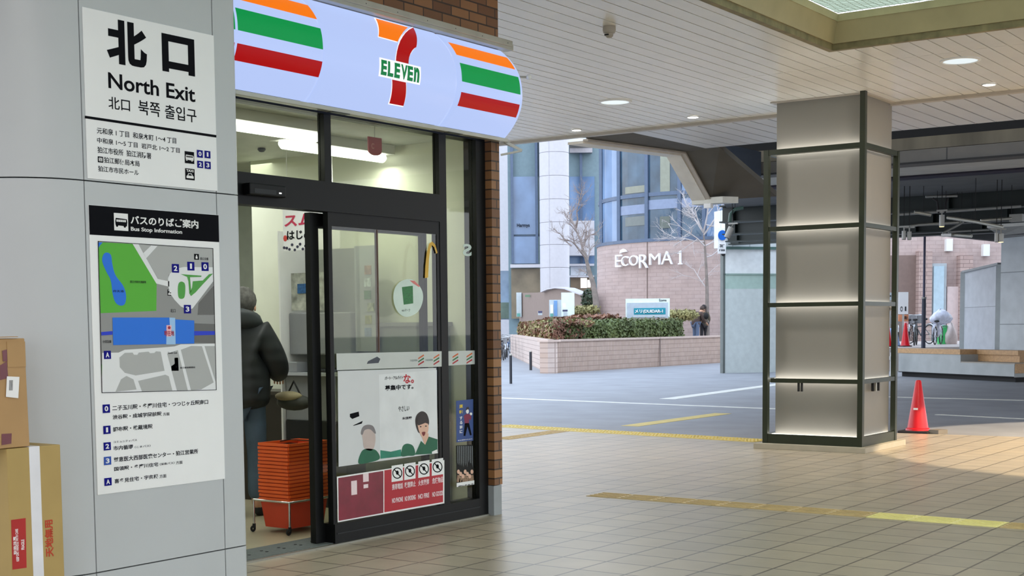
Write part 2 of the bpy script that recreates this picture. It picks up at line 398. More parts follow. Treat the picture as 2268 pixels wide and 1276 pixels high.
# ---------------------------------------------------------------- ceiling fittings
M_white = pbr('white_plastic', (232, 232, 230), 0.4, var=0.02)
M_lampon = glow('lamp_glow', (255, 250, 240), 14.0)
M_lampdim = glow('lamp_reflector', (228, 238, 240), 1.0)
def downlight(x, y, r, mat, label, energy, col=(1, 0.95, 0.88), z=HC):
    t = thing('downlight', label, 'ceiling light', (x, y, z - 0.012), 'recessed ceiling downlights')
    obj('trim_ring', MB().lathe([(r*1.16, 0.012), (r*1.16, 0.0), (r, -0.003), (r*0.98, 0.004)], (x, y, z - 0.012), 32, cap=False), M_white, t, smooth=30)
    obj('lens', MB().lathe([(r*0.98, 0.004), (r*0.5, 0.006), (0.001, 0.006)], (x, y, z - 0.012), 32, cap=False), mat, t)
    if energy: lamp('downlight_lamp', 'AREA', (x, y, z - 0.03), energy, col, shape='DISK', size=r*1.9)
    return t
downlight(-8.44, 14.06, 0.17, M_lampdim, 'large round recessed ceiling light right of the shop fascia', 55)
downlight(-4.40, 14.02, 0.17, M_lampdim, 'large round recessed ceiling light under the skylight at right', 55)
downlight(-10.04, 15.73, 0.062, M_lampon, 'small bright ceiling light nearest the shop fascia end', 12)
downlight(-8.27, 15.68, 0.068, M_lampon, 'small bright ceiling light midway between shop and framed column', 12)
downlight(-4.58, 15.61, 0.068, M_lampon, 'small bright ceiling light right of the framed column', 14, (1, 0.82, 0.6))
for i, (x, y) in enumerate(((-1.5, 1.5), (-4.6, 2.6), (-1.5, -3), (-5.5, -3), (3.5, 1.5), (3.5, 8), (3.5, -4))):
    lamp('added_concourse_fill', 'AREA', (x, y, HC - 0.03), (18 if x < -4 else 58), (1, 0.97, 0.93), shape='DISK', size=0.34)  # unseen fill lamps added to brighten the concourse, without fittings
t = thing('ceiling_speaker', 'small beige round sensor hanging from the white slatted ceiling', 'sensor', (-6.37, 10.52, HC))
Mb = pbr('beige_plastic', (168, 160, 146), 0.5)
obj('housing', MB().lathe([(0.055, 0), (0.058, -0.035), (0.05, -0.06), (0.038, -0.062)], (-6.37, 10.52, HC), 24), Mb, t, smooth=40)
obj('sensor_head', MB().lathe([(0.036, -0.06), (0.034, -0.085), (0.02, -0.1), (0.001, -0.1)], (-6.37, 10.52, HC), 20), Mb, t, smooth=40)
sl = MB()
for k in range(3): sl.box(-6.37 - 0.012 + 0.014*(k-1), -6.37 - 0.002 + 0.014*(k-1) + 0.002, 10.52 - 0.04, 10.52 - 0.03, HC - 0.083, HC - 0.072)
obj('slot', sl, M_dark, t)

# ---------------------------------------------------------------- grey cladding wall at the left
X1 = -6.05; M_clad = pbr('cladding', (192, 196, 199), 0.36, var=0.03, scale=1.5, bump=0.02, bscale=300)
cl = MB(); R = 0.42; yc = 4.672   # the flat sign bay starts at yc, the round corner before it
zj = [-0.0, 0.195, 2.28, 4.1]; g = 0.0035
def panel(prof, z0, z1, depth=0.05):
    n = len(prof)
    inn = []
    for i, (x, y) in enumerate(prof):
        a = V((*prof[max(i-1, 0)], 0)); b = V((*prof[min(i+1, n-1)], 0)); d = (b - a).normalized(); nrm = V((d.y, -d.x, 0)); inn.append((x - nrm.x*depth, y - nrm.y*depth))
    cl.prism([(x, y, z0) for x, y in prof] + [(x, y, z0) for x, y in inn[::-1]], (0, 0, z1 - z0))
arc = [(X1 - R + R*math.cos(t), yc - R*0.0 - R*1.0 + R*1.0 + 0) for t in ()]
cor = [(X1 - R + R*math.cos(math.radians(a)), (yc - g) - 0.0 + R*math.sin(math.radians(a)) ) for a in range(-90, 1, 6)]
for z0, z1 in zip(zj[:-1], zj[1:]):
    panel([(-9.5, yc - R), (X1 - R - 0.06, yc - R)], z0 + g, z1 - g)
    panel([(X1 - R - 0.053, yc - R)] + cor, z0 + g, z1 - g)
    panel([(X1, yc + g), (X1, 5.593)], z0 + g, z1 - g)
    rc = 0.035; panel([(X1, 5.60)] + [(X1 - rc + rc*math.cos(math.radians(a)), 5.785 - rc + rc*math.sin(math.radians(a))) for a in range(0, 91, 15)] + [(X1 - 0.33, 5.785)], z0 + g, z1 - g)
obj('wall_left', cl, M_clad, label='grey metal clad wall with a rounded corner carrying the station signs', cat='wall', kind='structure', smooth=25, loc=(-7, 5, 0))
obj('wall_left_core', MB().box(-9.4, X1 - R, yc - R + 0.05, 5.7, 0, 4.1).box(X1 - R - 0.001, X1 - 0.06, yc, 5.7, 0, 4.1), M_dark, label='dark core behind the joints of the grey wall cladding', cat='wall', kind='structure')

# ---------------------------------------------------------------- brick walls round the shop
M_brick = bricks('brown_brick', (158, 112, 70), (112, 74, 46), (58, 42, 32), 0.22, 0.073, 0.006, 'x', rough=0.55, bump=0.5)
XB = -6.36
obj('wall_brick', MB().box(-6.75, XB, 5.78, 8.84, 3.62, HC).box(-6.75, XB, 8.735, 8.84, 0.24, 3.62), M_brick, label='brown brick wall above the shop fascia and down its corner pier', cat='wall', kind='structure', loc=(XB, 8, 0.24))
obj('baseboard_pier', MB().box(-6.74, XB - 0.005, 8.73, 8.835, 0, 0.235), pbr('pier_base', (150, 155, 158), 0.5), label='grey base block under the brown brick corner pier', cat='baseboard', kind='structure')

# ---------------------------------------------------------------- shop interior shell
M_cream = pbr('cream_wall', (226, 228, 212), 0.5, var=0.02); M_shopfl = pbr('shop_floor', (176, 166, 140), 0.35, var=0.06)
XF = -6.42
obj('wall_shop_end', MB().box(-8.96, -6.5, 8.70, 8.73, 0, 3.3), M_cream, label='cream end wall inside the shop', cat='wall', kind='structure')
obj('wall_shop_recess', MB().box(-13, -8.96, 10.4, 10.5, 0, 3.3).box(-9.0, -8.93, 8.83, 10.4, 0, 3.3).box(-13, -12.9, 5.8, 10.4, 0, 3.3), pbr('shop_grey_wall', (190, 196, 188), 0.5), label='pale grey wall at the back of the shop', cat='wall', kind='structure')
obj('ceiling_shop', MB().box(-13, -6.5, 5.8, 8.7, 2.96, 3.0).box(-13, -8.99, 8.7, 10.5, 2.96, 3.0), pbr('shop_ceiling', (222, 226, 222), 0.6), label='white ceiling inside the shop', cat='ceiling', kind='structure')
obj('floor_shop', MB().box(-13, -6.72, 5.8, 8.7, -0.02, 0.012).box(-13, -8.99, 8.7, 10.5, -0.02, 0.012), M_shopfl, label='beige floor inside the shop', cat='floor', kind='structure')
obj('wall_shop_near', MB().box(-13, -6.5, 5.72, 5.8, 0, 3.3), M_cream, label='hidden near wall of the shop behind the grey cladding', cat='wall', kind='structure')
M_mat = pbr('mat_grey', (92, 98, 98), 0.8, var=0.15, scale=40, bump=0.3)
dm = thing('door_mat', 'dark grey entrance mat with small dots inside the shop doorway', 'mat', (-6.6, 6.4, 0))
obj('mat_body', MB().box(-6.75, -6.44, 5.85, 7.5, 0.0, 0.016), M_mat, dm)
dd = MB()
for i in range(9):
    for j in range(2): dd.box(-6.62 + j*0.05, -6.605 + j*0.05, 5.95 + i*0.16 + 0, 5.965 + i*0.16, 0.016, 0.019)
obj('grip_dots', dd, M_dark, dm)
obj('threshold', MB().box(-6.44, -6.40, 5.78, 8.72, 0, 0.012), pbr('threshold_steel', (150, 148, 138), 0.35, 0.6), label='thin steel threshold strip along the shop entrance', cat='threshold', kind='structure')
M_tube = glow('tube_glow', (250, 255, 250), 5.0)
for y0, y1, x, lab in ((6.1, 7.40, -6.93, 'left glowing ceiling tube inside the shop above the doorway'), (7.45, 8.64, -7.36, 'right glowing ceiling tube inside the shop behind the red hanging tag')):
    t = thing('tube_light', lab, 'ceiling light', (x, (y0+y1)/2, 2.8), 'tube lights in the shop')
    obj('housing', MB().box(x - 0.09, x + 0.09, y0 - 0.02, y1 + 0.02, 2.885, 2.958), M_white, t)
    tb = MB(); tb.tube([(x, y0, 2.86), (x, y0+.03, 2.86), (x, y1-.03, 2.86), (x, y1, 2.86)], [0.02, 0.04, 0.04, 0.02], 12)
    obj('tube', tb, M_tube, t, smooth=60)
    lamp('tube_lamp', 'AREA', (x, (y0+y1)/2, 2.8), 11, (0.95, 1, 0.93), shape='RECTANGLE', size=0.1, size_y=y1-y0)
lamp('shop_ceiling_lamp', 'AREA', (-9.5, 7.6, 2.93), 38, (0.95, 1, 0.93), shape='RECTANGLE', size=1.6, size_y=2.2)
t = thing('ceiling_sensor', 'small dark dome sensor on the ceiling inside the shop', 'sensor', (-7.3, 6.95, 2.93)); p = ony(579, 310, 8.1)
obj('dome', MB().lathe([(0.03, 0), (0.034, -0.012), (0.02, -0.03), (0.001, -0.034)], (p.x, p.y, 2.958), 16), pbr('sensor_grey', (70, 75, 78), 0.4), t, smooth=50)
t['label'] = 'small dark dome sensor on the ceiling inside the shop'

# ---------------------------------------------------------------- shopfront frame
M_blk = pbr('black_aluminium', (11, 12, 13), 0.42, 0.0, var=0.05, spec=0.22)
M_blk2 = pbr('charcoal_aluminium', (32, 35, 38), 0.45, 0.0, var=0.05, spec=0.3)
M_glass = pane('shop_glass', (238, 239, 230))
sf = thing('shopfront', 'black framed glass front of the convenience shop', 'shopfront', (XF, 7.2, 0), kind='structure')
def fp(name, y0, y1, z0, z1, x0=XF - 0.12, x1=XF, mat=None, **k): return obj(name, MB().box(x0, x1, y0, y1, z0, z1), mat or M_blk, sf, **k)
fp('jamb', 8.615, 8.733, 0.012, 2.924); fp('jamb', 5.73, 5.86, 0.0, 3.0, XF - 0.12, XF - 0.01)
fp('mullion', 6.916, 6.982, 2.476, 2.924, XF - 0.06); fp('mullion', 8.155, 8.24, 0.146, 2.924, XF - 0.06)
fp('transom_bar', 5.86, 8.155, 2.275, 2.475, XF - 0.10, XF + 0.01)
fp('head_bar', 5.78, 8.73, 2.925, 3.0)
fp('sill_bar', 6.95, 8.614, 0.012, 0.145)
fp('sill_groove', 6.97, 8.62, 0.075, 0.083, XF, XF + 0.004, M_blk2)
for y0, y1, z0, z1 in ((5.86, 6.916, 2.475, 2.925), (6.982, 8.155, 2.475, 2.925), (8.24, 8.615, 0.145, 2.925)):
    obj('window_pane', MB().box(XF - 0.044, XF - 0.036, y0, y1, z0, z1), M_glass, sf)
# sliding leaf (open) and fixed leaf
dl = thing('door_sliding_leaf', 'black stile of the open sliding glass door leaf by the baskets', 'door', (XF - 0.11, 7.4, 0.02))
def dp(par, name, y0, y1, z0, z1, x0, x1, mat=None): return obj(name, MB().box(x0, x1, y0, y1, z0, z1), mat or M_blk, par)
dp(dl, 'stile', 6.85, 6.93, 0.02, 2.27, XF - 0.135, XF - 0.085); dp(dl, 'stile', 8.06, 8.10, 0.02, 2.27, XF - 0.135, XF - 0.085)
dp(dl, 'top_rail', 6.93, 8.06, 2.17, 2.27, XF - 0.13, XF - 0.09); dp(dl, 'bottom_rail', 6.93, 8.06, 0.02, 0.14, XF - 0.13, XF - 0.09)
dp(dl, 'glass', 6.93, 8.06, 0.14, 2.17, XF - 0.114, XF - 0.106, M_glass)
fx = thing('door_fixed_leaf', 'fixed glass door leaf with stickers beside the sliding door', 'door', (XF - 0.04, 7.5, 0.02))
dp(fx, 'stile', 6.94, 6.977, 0.145, 2.275, XF - 0.05, XF - 0.004); dp(fx, 'stile', 8.118, 8.154, 0.145, 2.275, XF - 0.05, XF - 0.004)
dp(fx, 'top_rail', 6.977, 8.118, 2.182, 2.275, XF - 0.05, XF - 0.004); dp(fx, 'glass', 6.977, 8.118, 0.145, 2.182, XF - 0.016, XF - 0.008, M_glass)
dp(fx, 'pane_edge', 7.445, 7.453, 1.23, 2.18, XF - 0.03, XF - 0.004, pbr('pane_edge', (96, 70, 62), 0.5))
t = thing('door_sensor', 'slim black door sensor on the header over the doorway', 'sensor', (XF + 0.04, 6.3, 2.33))
obj('housing', MB().box(XF + 0.012, XF + 0.075, 6.15, 6.47, 2.33, 2.405), M_blk, t, bevel=0.008)
obj('indicator', MB().box(XF + 0.0745, XF + 0.077, 6.405, 6.425, 2.352, 2.36), glow('led_white', (255, 255, 255), 2.0), t)
obj('window', MB().box(XF + 0.074, XF + 0.076, 6.19, 6.38, 2.345, 2.372), M_blk2, t)

# ---------------------------------------------------------------- fascia sign
ZF0, ZF1, YS0, YS1 = 2.955, 3.625, 5.0, 8.86
def fx_x(z):
    s = (z - ZF0) / (ZF1 - ZF0); s = min(1, max(0, s)); e = 1 - abs(2*s - 1)**2.3
    return -6.335 + 0.03 * (1 - s) + 0.185 * max(0, e)
sg = thing('fascia_sign', 'backlit convenience store fascia with orange green and red stripes', 'sign', (-6.3, 7.2, ZF0))
M_lit = glow('fascia_white', (182, 201, 248), 0.97)
M_or = glow('fascia_orange', (250, 122, 8), 0.95); M_gr = glow('fascia_green', (2, 146, 72), 0.95); M_rd = glow('fascia_red', (168, 0, 8), 0.95)
def fascia_box(y0, y1, bulge=0.0, name='light_panel'):
    m = MB(); n = 28; ys = [y0, y0 + 0.012, y0 + 0.04, y1 - 0.04, y1 - 0.012, y1]; ed = [-0.02, -0.006, 0, 0, -0.006, -0.02]
    for j, y in enumerate(ys):
        for i in range(n + 1):
            z = ZF0 + (ZF1 - ZF0) * i / n; m.v.append(V((max(fx_x(z) + ed[j] + bulge, -6.36), y, z)))
    for j in range(len(ys) - 1):
        for i in range(n):
            a = j*(n+1)+i; m.f.append((a, a+1, a+n+2, a+n+1))
    k = len(m.v)
    for y in (y0, y1): m.v += [V((-6.36, y, ZF0)), V((-6.36, y, ZF1))]
    m.f.append(tuple([k] + list(range(0, n+1)) + [k+1])); q = (len(ys)-1)*(n+1); m.f.append(tuple([k+2] + list(range(q, q+n+1)) + [k+3]))
    return obj(name, m, M_lit, sg, smooth=35)
YA, YB = 6.635, 8.035
fascia_box(YS0, YA - 0.004); fascia_box(YA + 0.004, YB - 0.004); fascia_box(YB + 0.004, YS1)
def curved(mb, off):
    """bend flat artwork (y, z) on to the bulging face"""
    me = bpy.data.meshes.new('artwork'); me.from_pydata([(p.y, p.z, 0) for p in mb.v], [], mb.f); bm = bmesh.new(); bm.from_mesh(me); bpy.data.meshes.remove(me)
    for i in range(1, 40):
        z = ZF0 + (ZF1 - ZF0) * i / 40
        bmesh.ops.bisect_plane(bm, geom=bm.verts[:] + bm.edges[:] + bm.faces[:], plane_co=(0, z, 0), plane_no=(0, 1, 0), dist=1e-6)
    bm.verts.index_update(); o = MB(); o.add([V((fx_x(q.co.y) + off, q.co.x, q.co.y)) for q in bm.verts], [tuple(q.index for q in f.verts) for f in bm.faces]); bm.free(); return o
def flat(pts): m = MB(); m.v = [V((0, a, b)) for a, b in pts]; m.f = [tuple(range(len(pts)))]; return m
def px_pts(pts, sc=5.55, ox=820, oy=30):
    out = []
    for a, b in pts:
        px, py = ox + a / sc, oy + b / sc; q = onx(px, py, -6.15)
        for _ in range(4): q = onx(px, py, fx_x(q.z))
        out.append((q.y, q.z))
    return out
def band(n, pts, mat): return obj(n, curved(flat(pts), 0.003), mat, sg)
for (y0, y1, bnd) in ((5.875, 6.61, 1), (YS0 + 0.05, 5.855, 0), (8.07, 8.81, 2)):
    for nm, za, zb, mt in (('orange_stripe', 3.46, 3.56, M_or), ('green_stripe', 3.265, 3.40, M_gr), ('red_stripe', 3.095, 3.19, M_rd)):
        if bnd == 0: za, zb = za, zb
        band(nm, [(y0, za), (y1, za), (y1, zb), (y0, zb)], mt)
orange = [(62,60),(460,170),(430,196),(400,228),(368,275),(345,315),(330,347),(95,282)]
redtop = [(525,172),(560,415),(535,428),(510,455),(487,495),(472,540),(466,580),(464,620),(308,582),(312,530),(322,465),(338,400),(362,335),(392,285),(425,240),(470,200)]
redbot = [(262,812),(432,848),(402,1138),(228,1105)]
M_logow = glow('logo_white', (250, 250, 255), 1.0)
def grow(pts, d):
    P = px_pts(pts); cx = sum(p[0] for p in P)/len(P); cz = sum(p[1] for p in P)/len(P)
    return [(cx + (a-cx)*(1+d/ max(0.05, abs(a-cx)+0.02)), cz + (b-cz)*(1+d/max(0.05, abs(b-cz)+0.02))) for a, b in P]
for nm, pl_, mt in (('logo_orange_arm', orange, M_or), ('logo_red_stem', redtop, M_rd), ('logo_red_foot', redbot, M_rd)):
    obj(nm, curved(flat(px_pts(pl_)), 0.005), mt, sg); obj('logo_white_border', curved(flat(grow(pl_, 0.008)), 0.0025), M_logow, sg)
q = px_pts([(118, 752), (598, 660)]); (ya, za), (yb, zb) = q
ya, yb = px_pts([(118, 660)])[0][0], px_pts([(600, 760)])[0][0]; za = px_pts([(360, 805)])[0][1]; zb = px_pts([(360, 620)])[0][1]
tm = MB(); cell = (yb - ya)/6
for i_, ch_ in enumerate('ELEVEn'): q_ = text_mb(ch_, (0, ya + cell*i_ + cell*.08, za), UY, UZ, UX, cell*(.86 if ch_ != 'V' else .98), zb - za, 0.05, 0.0); tm.add(q_.v, q_.f)
obj('logo_lettering', curved(tm, 0.008), glow('logo_green', (0, 122, 62), 0.95), sg)
obj('logo_white_band', curved(flat([(ya - .012, za - .012), (yb + .012, za - .012), (yb + .012, zb + .012), (ya - .012, zb + .012)]), 0.0065), M_logow, sg)
M_alu = pbr('aluminium', (176, 174, 164), 0.4, 0.5, var=0.08)
obj('top_rail', MB().box(-6.36, -6.27, YS0, 8.92, 3.63, 3.675).box(-6.29, -6.262, YS0, 8.9, 3.655, 3.70), M_alu, sg, bevel=0.004)
obj('bottom_rail', MB().box(-6.36, -6.30, YS0, 8.88, 2.925, 2.953), M_alu, sg, bevel=0.003)
br = MB()
for y in (6.95, 8.2): br.box(-6.345, -6.296, y - 0.08, y + 0.09, 2.922, 2.926)
obj('joint_plate', br, M_blk2, sg)
rv = MB()
for k in range(12): rv.box(-6.262, -6.2605, 5.2 + k*0.33, 5.206 + k*0.33, 3.672, 3.678)
obj('rivet', rv, M_blk2, sg)
bk = MB(); bk.bar((-6.34, 8.87, 2.94), (-6.22, 8.95, 2.86), 0.02, 0.02).bar((-6.36, 8.86, 2.83), (-6.22, 8.95, 2.86), 0.015, 0.015).bar((-6.36, 8.87, 2.93), (-6.3, 8.95, 2.90), 0.03, 0.015)
obj('end_bracket', bk, M_alu, sg)
t = thing('end_lamp', 'tiny white sensor lamp on the end of the shop fascia', 'lamp', (-6.2, 8.93, 3.42)); p = ony(1171, 171, 8.93)
obj('bulb', MB().ball((p.x, p.y, p.z), 0.022), M_white, t, smooth=60); obj('stem', MB().tube([(p.x, p.y, p.z), (p.x - 0.06, 8.865, p.z)], 0.008), M_alu, t)
# ================================================================== STATION SIGNS
M_board = pbr('sign_white', (244, 245, 246), 0.4, var=0.01, spec=0.3); M_ink = pbr('sign_ink', (10, 11, 18), 0.7, var=0.02, spec=0.1); M_grey_ink = pbr('sign_ink_grey', (44, 46, 52), 0.7, spec=0.1)
M_navy = pbr('sign_navy', (8, 8, 128), 0.6, spec=0.15); M_paper = pbr('print_white', (240, 240, 240), 0.45, var=0.01)
def board(th_name, label, cat, z0, z1, y0, y1, X=X1, th=0.004):
    t = thing(th_name, label, cat, (X, (y0+y1)/2, z0))
    obj('board', MB().box(X + 0.0005, X + th, y0, y1, z0, z1), M_board, t, bevel=0.0015)
    return t, X + th
ns, XN = board('north_exit_sign', 'white north exit sign with big black characters on the grey wall', 'sign', 2.292, 3.178, 4.693, 5.604)
B = Board(XN, 2.9, 0, 0)
for s_, q_ in (('北', (688, 398, 938, 165)), ('口', (1043, 455, 1246, 255))): obj('heading_character', B.text(s_, *q_, 1, 0.045), M_ink, ns)
obj('english_lettering', B.text('North Exit', 696, 566, 1252, 562, 1, 0.018), M_ink, ns)
for s_, q_ in (('北口', (697, 697, 833, 640)), ('북쪽', (890, 733, 1026, 664)), ('출입구', (1060, 760, 1260, 702))): obj('translation_lettering', B.text(s_, *q_, 1, 0.008), M_ink, ns)
obj('divider_line', B.poly([(545, 743), (1389, 868), (1389, 884), (545, 760)]), M_ink, ns)
for s_, q_ in (('元和泉 1 丁目  和泉本町 1～4 丁目', (622, 857, 1130, 886)), ('中和泉 1～5 丁目  岩戸北 1～2 丁目', (624, 918, 1153, 950)), ('狛江市役所  狛江消防署', (626, 982, 970, 983)), ('狛江郵便局本局', (668, 1046, 895, 1034)), ('狛江市市民ホール', (630, 1101, 890, 1092))):
    obj('district_lettering', B.text(s_, *q_, 1, 0.01), M_grey_ink, ns)
def pict(par, name, B, a0, b0, a1, b1, kind, inv=False):
    """square pictogram with a simple symbol; px of lower left and upper right"""
    o = obj(name, B.rect(a0, b0, a1, b1, 2), M_paper if inv else M_ink, par); p, q = B.p(a0, b0, 3), B.p(a1, b1, 3)
    m = MB(); W, H_ = q.y - p.y, q.z - p.z; L = lambda a, b: V((p.x, p.y + a*W, p.z + b*H_)); th = (0.0005, 0, 0)
    def bx(a0, b0, a1, b1, mm): mm.prism([L(a0, b0), L(a1, b0), L(a1, b1), L(a0, b1)], th)
    k = MB()
    if kind == 'bus':
        m.prism([L(.1,.3), L(.9,.26), L(.94,.5), L(.9,.68), L(.12,.72), L(.08,.5)], th)
        for i in range(5): k.prism([v_ + V((0.0006, 0, 0)) for v_ in (L(.16+.14*i,.5), L(.27+.14*i,.5), L(.27+.14*i,.63), L(.16+.14*i,.63))], th)
        m.prism([L(.2+.08*math.cos(t/10*6.283), .27+.07*math.sin(t/10*6.283)) for t in range(10)], th); m.prism([L(.75+.08*math.cos(t/10*6.283), .25+.07*math.sin(t/10*6.283)) for t in range(10)], th)
    elif kind == 'taxi':
        m.prism([L(.12,.14), L(.88,.14), L(.88,.34), L(.78,.38), L(.68,.58), L(.32,.58), L(.22,.38), L(.12,.34)], th)
        k.prism([v_ + V((0.0006, 0, 0)) for v_ in (L(.3,.38), L(.7,.38), L(.63,.52), L(.37,.52))], th)
        t_ = text_mb('TAXI', L(.12,.7), UY, UZ, UX, W*.76, H_*.22, 0.03, 0.0005); m.add(t_.v, t_.f)
    elif kind == 'post':
        bx(.18, .2, .82, .8, m); k.prism([v_ + V((0.0006, 0, 0)) for v_ in (L(.26,.68), L(.5,.45), L(.74,.68), L(.7,.74), L(.5,.55), L(.3,.74))], th); k.prism([v_ + V((0.0006, 0, 0)) for v_ in (L(.28,.28), L(.72,.28), L(.72,.36), L(.28,.36))], th)
    elif kind == 'police':
        m.prism([L(.5+.12*math.cos(t/10*6.283), .7+.12*math.sin(t/10*6.283)) for t in range(10)], th); bx(.3, .18, .7, .56, m)
    obj('symbol', m, M_ink if inv else M_paper, o)
    if k.v: obj('symbol_detail', k, M_paper if inv else M_ink, o)
def number(par, B, ch, a0, b0, a1, b1, mat=None):
    o = obj('stop_number', B.rect(a0, b0, a1, b1, 4), mat or M_navy, par); p, q = B.p(a0, b0, 5), B.p(a1, b1, 5); W, H_ = q.y - p.y, q.z - p.z
    wd = W * (0.28 if ch == '1' else 0.5)
    obj('digit', text_mb(ch, (p.x, p.y + (W-wd)/2, p.z + H_*.2), UY, UZ, UX, wd, H_*.6, 0.03, 0.0005), M_paper, o)
pict(ns, 'bus_pictogram', B, 1187, 1047, 1245, 978, 'bus'); pict(ns, 'taxi_pictogram', B, 1190, 1153, 1248, 1087, 'taxi'); pict(ns, 'post_pictogram', B, 628, 1042, 661, 1008, 'post')
number(ns, B, '0', 1264, 1010, 1300, 967); number(ns, B, '1', 1313, 1014, 1349, 972); number(ns, B, '2', 1266, 1077, 1302, 1036); number(ns, B, '3', 1314, 1083, 1351, 1040)

bs, XS = board('bus_stop_sign', 'tall white bus stop information board with coloured street map on the grey wall', 'sign', 0.613, 2.155, 4.693, 5.606)
B = Board(XS, 2.9, 0, 430)
p, q = B.p(572, 260), B.p(1406, 146)
obj('header_panel', MB().box(XS, XS + 0.0006, 4.694, 5.605, B.p(572, 260).z, 2.153), M_ink, bs)
pict(bs, 'bus_pictogram', B, 733, 232, 820, 127, 'bus', True)
obj('heading_lettering', B.text('バスのりばご案内', 838, 193, 1272, 168, 2, 0.025), M_paper, bs)
obj('english_lettering', B.text('Bus Stop Information', 840, 243, 1168, 231, 2, 0.02), M_paper, bs)
M_map = {k: pbr('map_' + k, c, 0.5, var=0.01) for k, c in dict(grey=(146, 147, 146), lgrey=(176, 178, 177), dgrey=(102, 102, 100), green=(82, 178, 40), dgreen=(74, 160, 62), blue=(0, 112, 226), lblue=(158, 200, 242), navy=(6, 50, 205), white=(232, 234, 236), pink=(244, 190, 200), red=(170, 20, 50)).items()}
mp = obj('map', B.poly([(628,303),(1365,350),(1387,1258),(653,1276)], 1), M_map['grey'], bs)
def mpoly(name, col, polys, lay): 
    for P_ in polys: obj(name, B.poly(P_, lay, None, 0.0003), M_map[col], mp)
mpoly('park', 'green', [[(657,310),(850,320),(1005,570),(1003,750),(645,765),(632,345),(645,325)], [(652,1095),(705,1092),(718,1110),(715,1190),(695,1235),(675,1258),(655,1262)]], 2)
mpoly('pond', 'blue', [smoothpoly([(655,430),(665,385),(690,376),(712,395),(720,450),(740,520),(790,590),(808,650),(800,705),(770,716),(740,695),(722,640),(710,555),(680,495)]), [(629,310),(658,311),(640,330),(632,345)]], 3)
mpoly('city_block', 'lgrey', [[(1010,333),(1365,352),(1365,470),(1130,470),(1080,520),(1080,558),(1015,545),(938,408)], [(888,322),(975,330),(925,382)]], 2)
mpoly('road', 'white', [[(850,319),(888,322),(1012,545),(1085,560),(1085,595),(1003,575)], [(918,380),(970,330),(1010,333),(938,412)], [(1078,540),(1090,510),(1125,478),(1180,468),(1365,470),(1368,560),(1235,735),(1205,742),(1160,722),(1120,680),(1092,640),(1078,590)],
     [(655,1020),(760,1018),(800,1000),(1040,985),(1120,978),(1160,965),(1378,960),(1385,1258),(653,1276)]], 3)
mpoly('city_block', 'lgrey', [[(765,1050),(800,1020),(850,1018),(858,1032),(880,1032),(890,1018),(952,1012),(962,1022),(990,1020),(1000,1010),(1030,1012),(1055,1135),(870,1165),(800,1148),(768,1112)], [(775,1190),(810,1168),(855,1190),(875,1255),(740,1270)], [(885,1200),(1060,1160),(1082,1170),(1105,1262),(910,1268)], [(1072,1025),(1140,1002),(1205,1263),(1135,1264)], [(1160,1000),(1200,985),(1225,975),(1295,977),(1370,1210),(1290,1255),(1225,1261)], [(1312,976),(1378,976),(1382,1205)]], 4)
mpoly('station_road', 'dgrey', [[(1370,590),(1375,775),(1270,775),(1275,700)], [(1248,830),(1378,835),(1380,958),(1248,955)], [(1118,1052),(1142,1050),(1146,1135),(1100,1135),(1098,1105),(1120,1090)]], 4)
mpoly('traffic_island', 'dgreen', [smoothpoly([(1163,562),(1184,575),(1188,615),(1182,662),(1163,673),(1145,662),(1140,615),(1145,575)]), [(1236,560),(1300,555),(1340,515),(1366,510),(1300,580),(1255,630),(1225,655),(1215,640),(1232,600)], [(1158,514),(1292,524),(1290,532),(1218,534),(1226,625),(1214,640),(1208,560),(1200,532)]], 5)
mpoly('station', 'blue', [[(720,793),(1085,793),(1125,805),(1245,812),(1245,960),(725,970)]], 5)
mpoly('station_passage', 'lblue', [[(1085,793),(1122,795),(1125,965),(1065,966),(1068,850),(1088,845)]], 6)
mpoly('railway', 'navy', [[(647,886),(720,880),(720,903),(648,908)], [(1245,880),(1376,880),(1377,904),(1245,908)]], 6)
mpoly('position_marker', 'red', [circ(1083, 858, 9, 10)], 8); mpoly('marker_patch', 'pink', [[(1066,842),(1098,842),(1098,915),(1066,915)]], 7)
obj('marker_lettering', B.text('現在地', 1052, 912, 1114, 876, 8, 0.02), M_map['red'], mp)
for m in (B.text('北口', 1092, 760, 1124, 738, 6, 0.0), B.text('狛江弁財天池緑地', 834, 571, 935, 557, 6, 0.0), B.text('狛江交番', 1284, 423, 1336, 408, 6, 0.0), B.text('小田急線', 657, 957, 712, 937, 6, 0.0), B.text('狛江駅前郵便局', 1155, 1122, 1250, 1106, 6, 0.0), B.text('弁天池', 724, 630, 792, 616, 6, 0.0), B.text('South Exit', 1076, 1027, 1135, 1012, 6, 0.0)): obj('map_lettering', m, M_grey_ink, mp)
fr = MB()
for P_ in ([(626,301),(1366,348),(1366,351),(626,304)], [(652,1274),(1388,1256),(1388,1259),(652,1278)], [(626,301),(630,301),(655,1276),(651,1276)], [(1364,348),(1367,348),(1389,1258),(1386,1258)]): B.poly(P_, 5, fr)
obj('map_border', fr, M_ink, mp)
for ch, a, b in (('2', 1125, 477), ('1', 1224, 463), ('0', 1315, 466), ('3', 1202, 739), ('A', 688, 1033)): number(bs, B, ch, a - 22, b + 27, a + 22, b - 27)
pict(bs, 'police_pictogram', B, 1246, 421, 1276, 385, 'police'); pict(bs, 'taxi_pictogram', B, 1075, 652, 1108, 613, 'taxi'); pict(bs, 'post_pictogram', B, 1114, 1124, 1147, 1090, 'post')
B = Board(XS, 2.927, 0, 840)
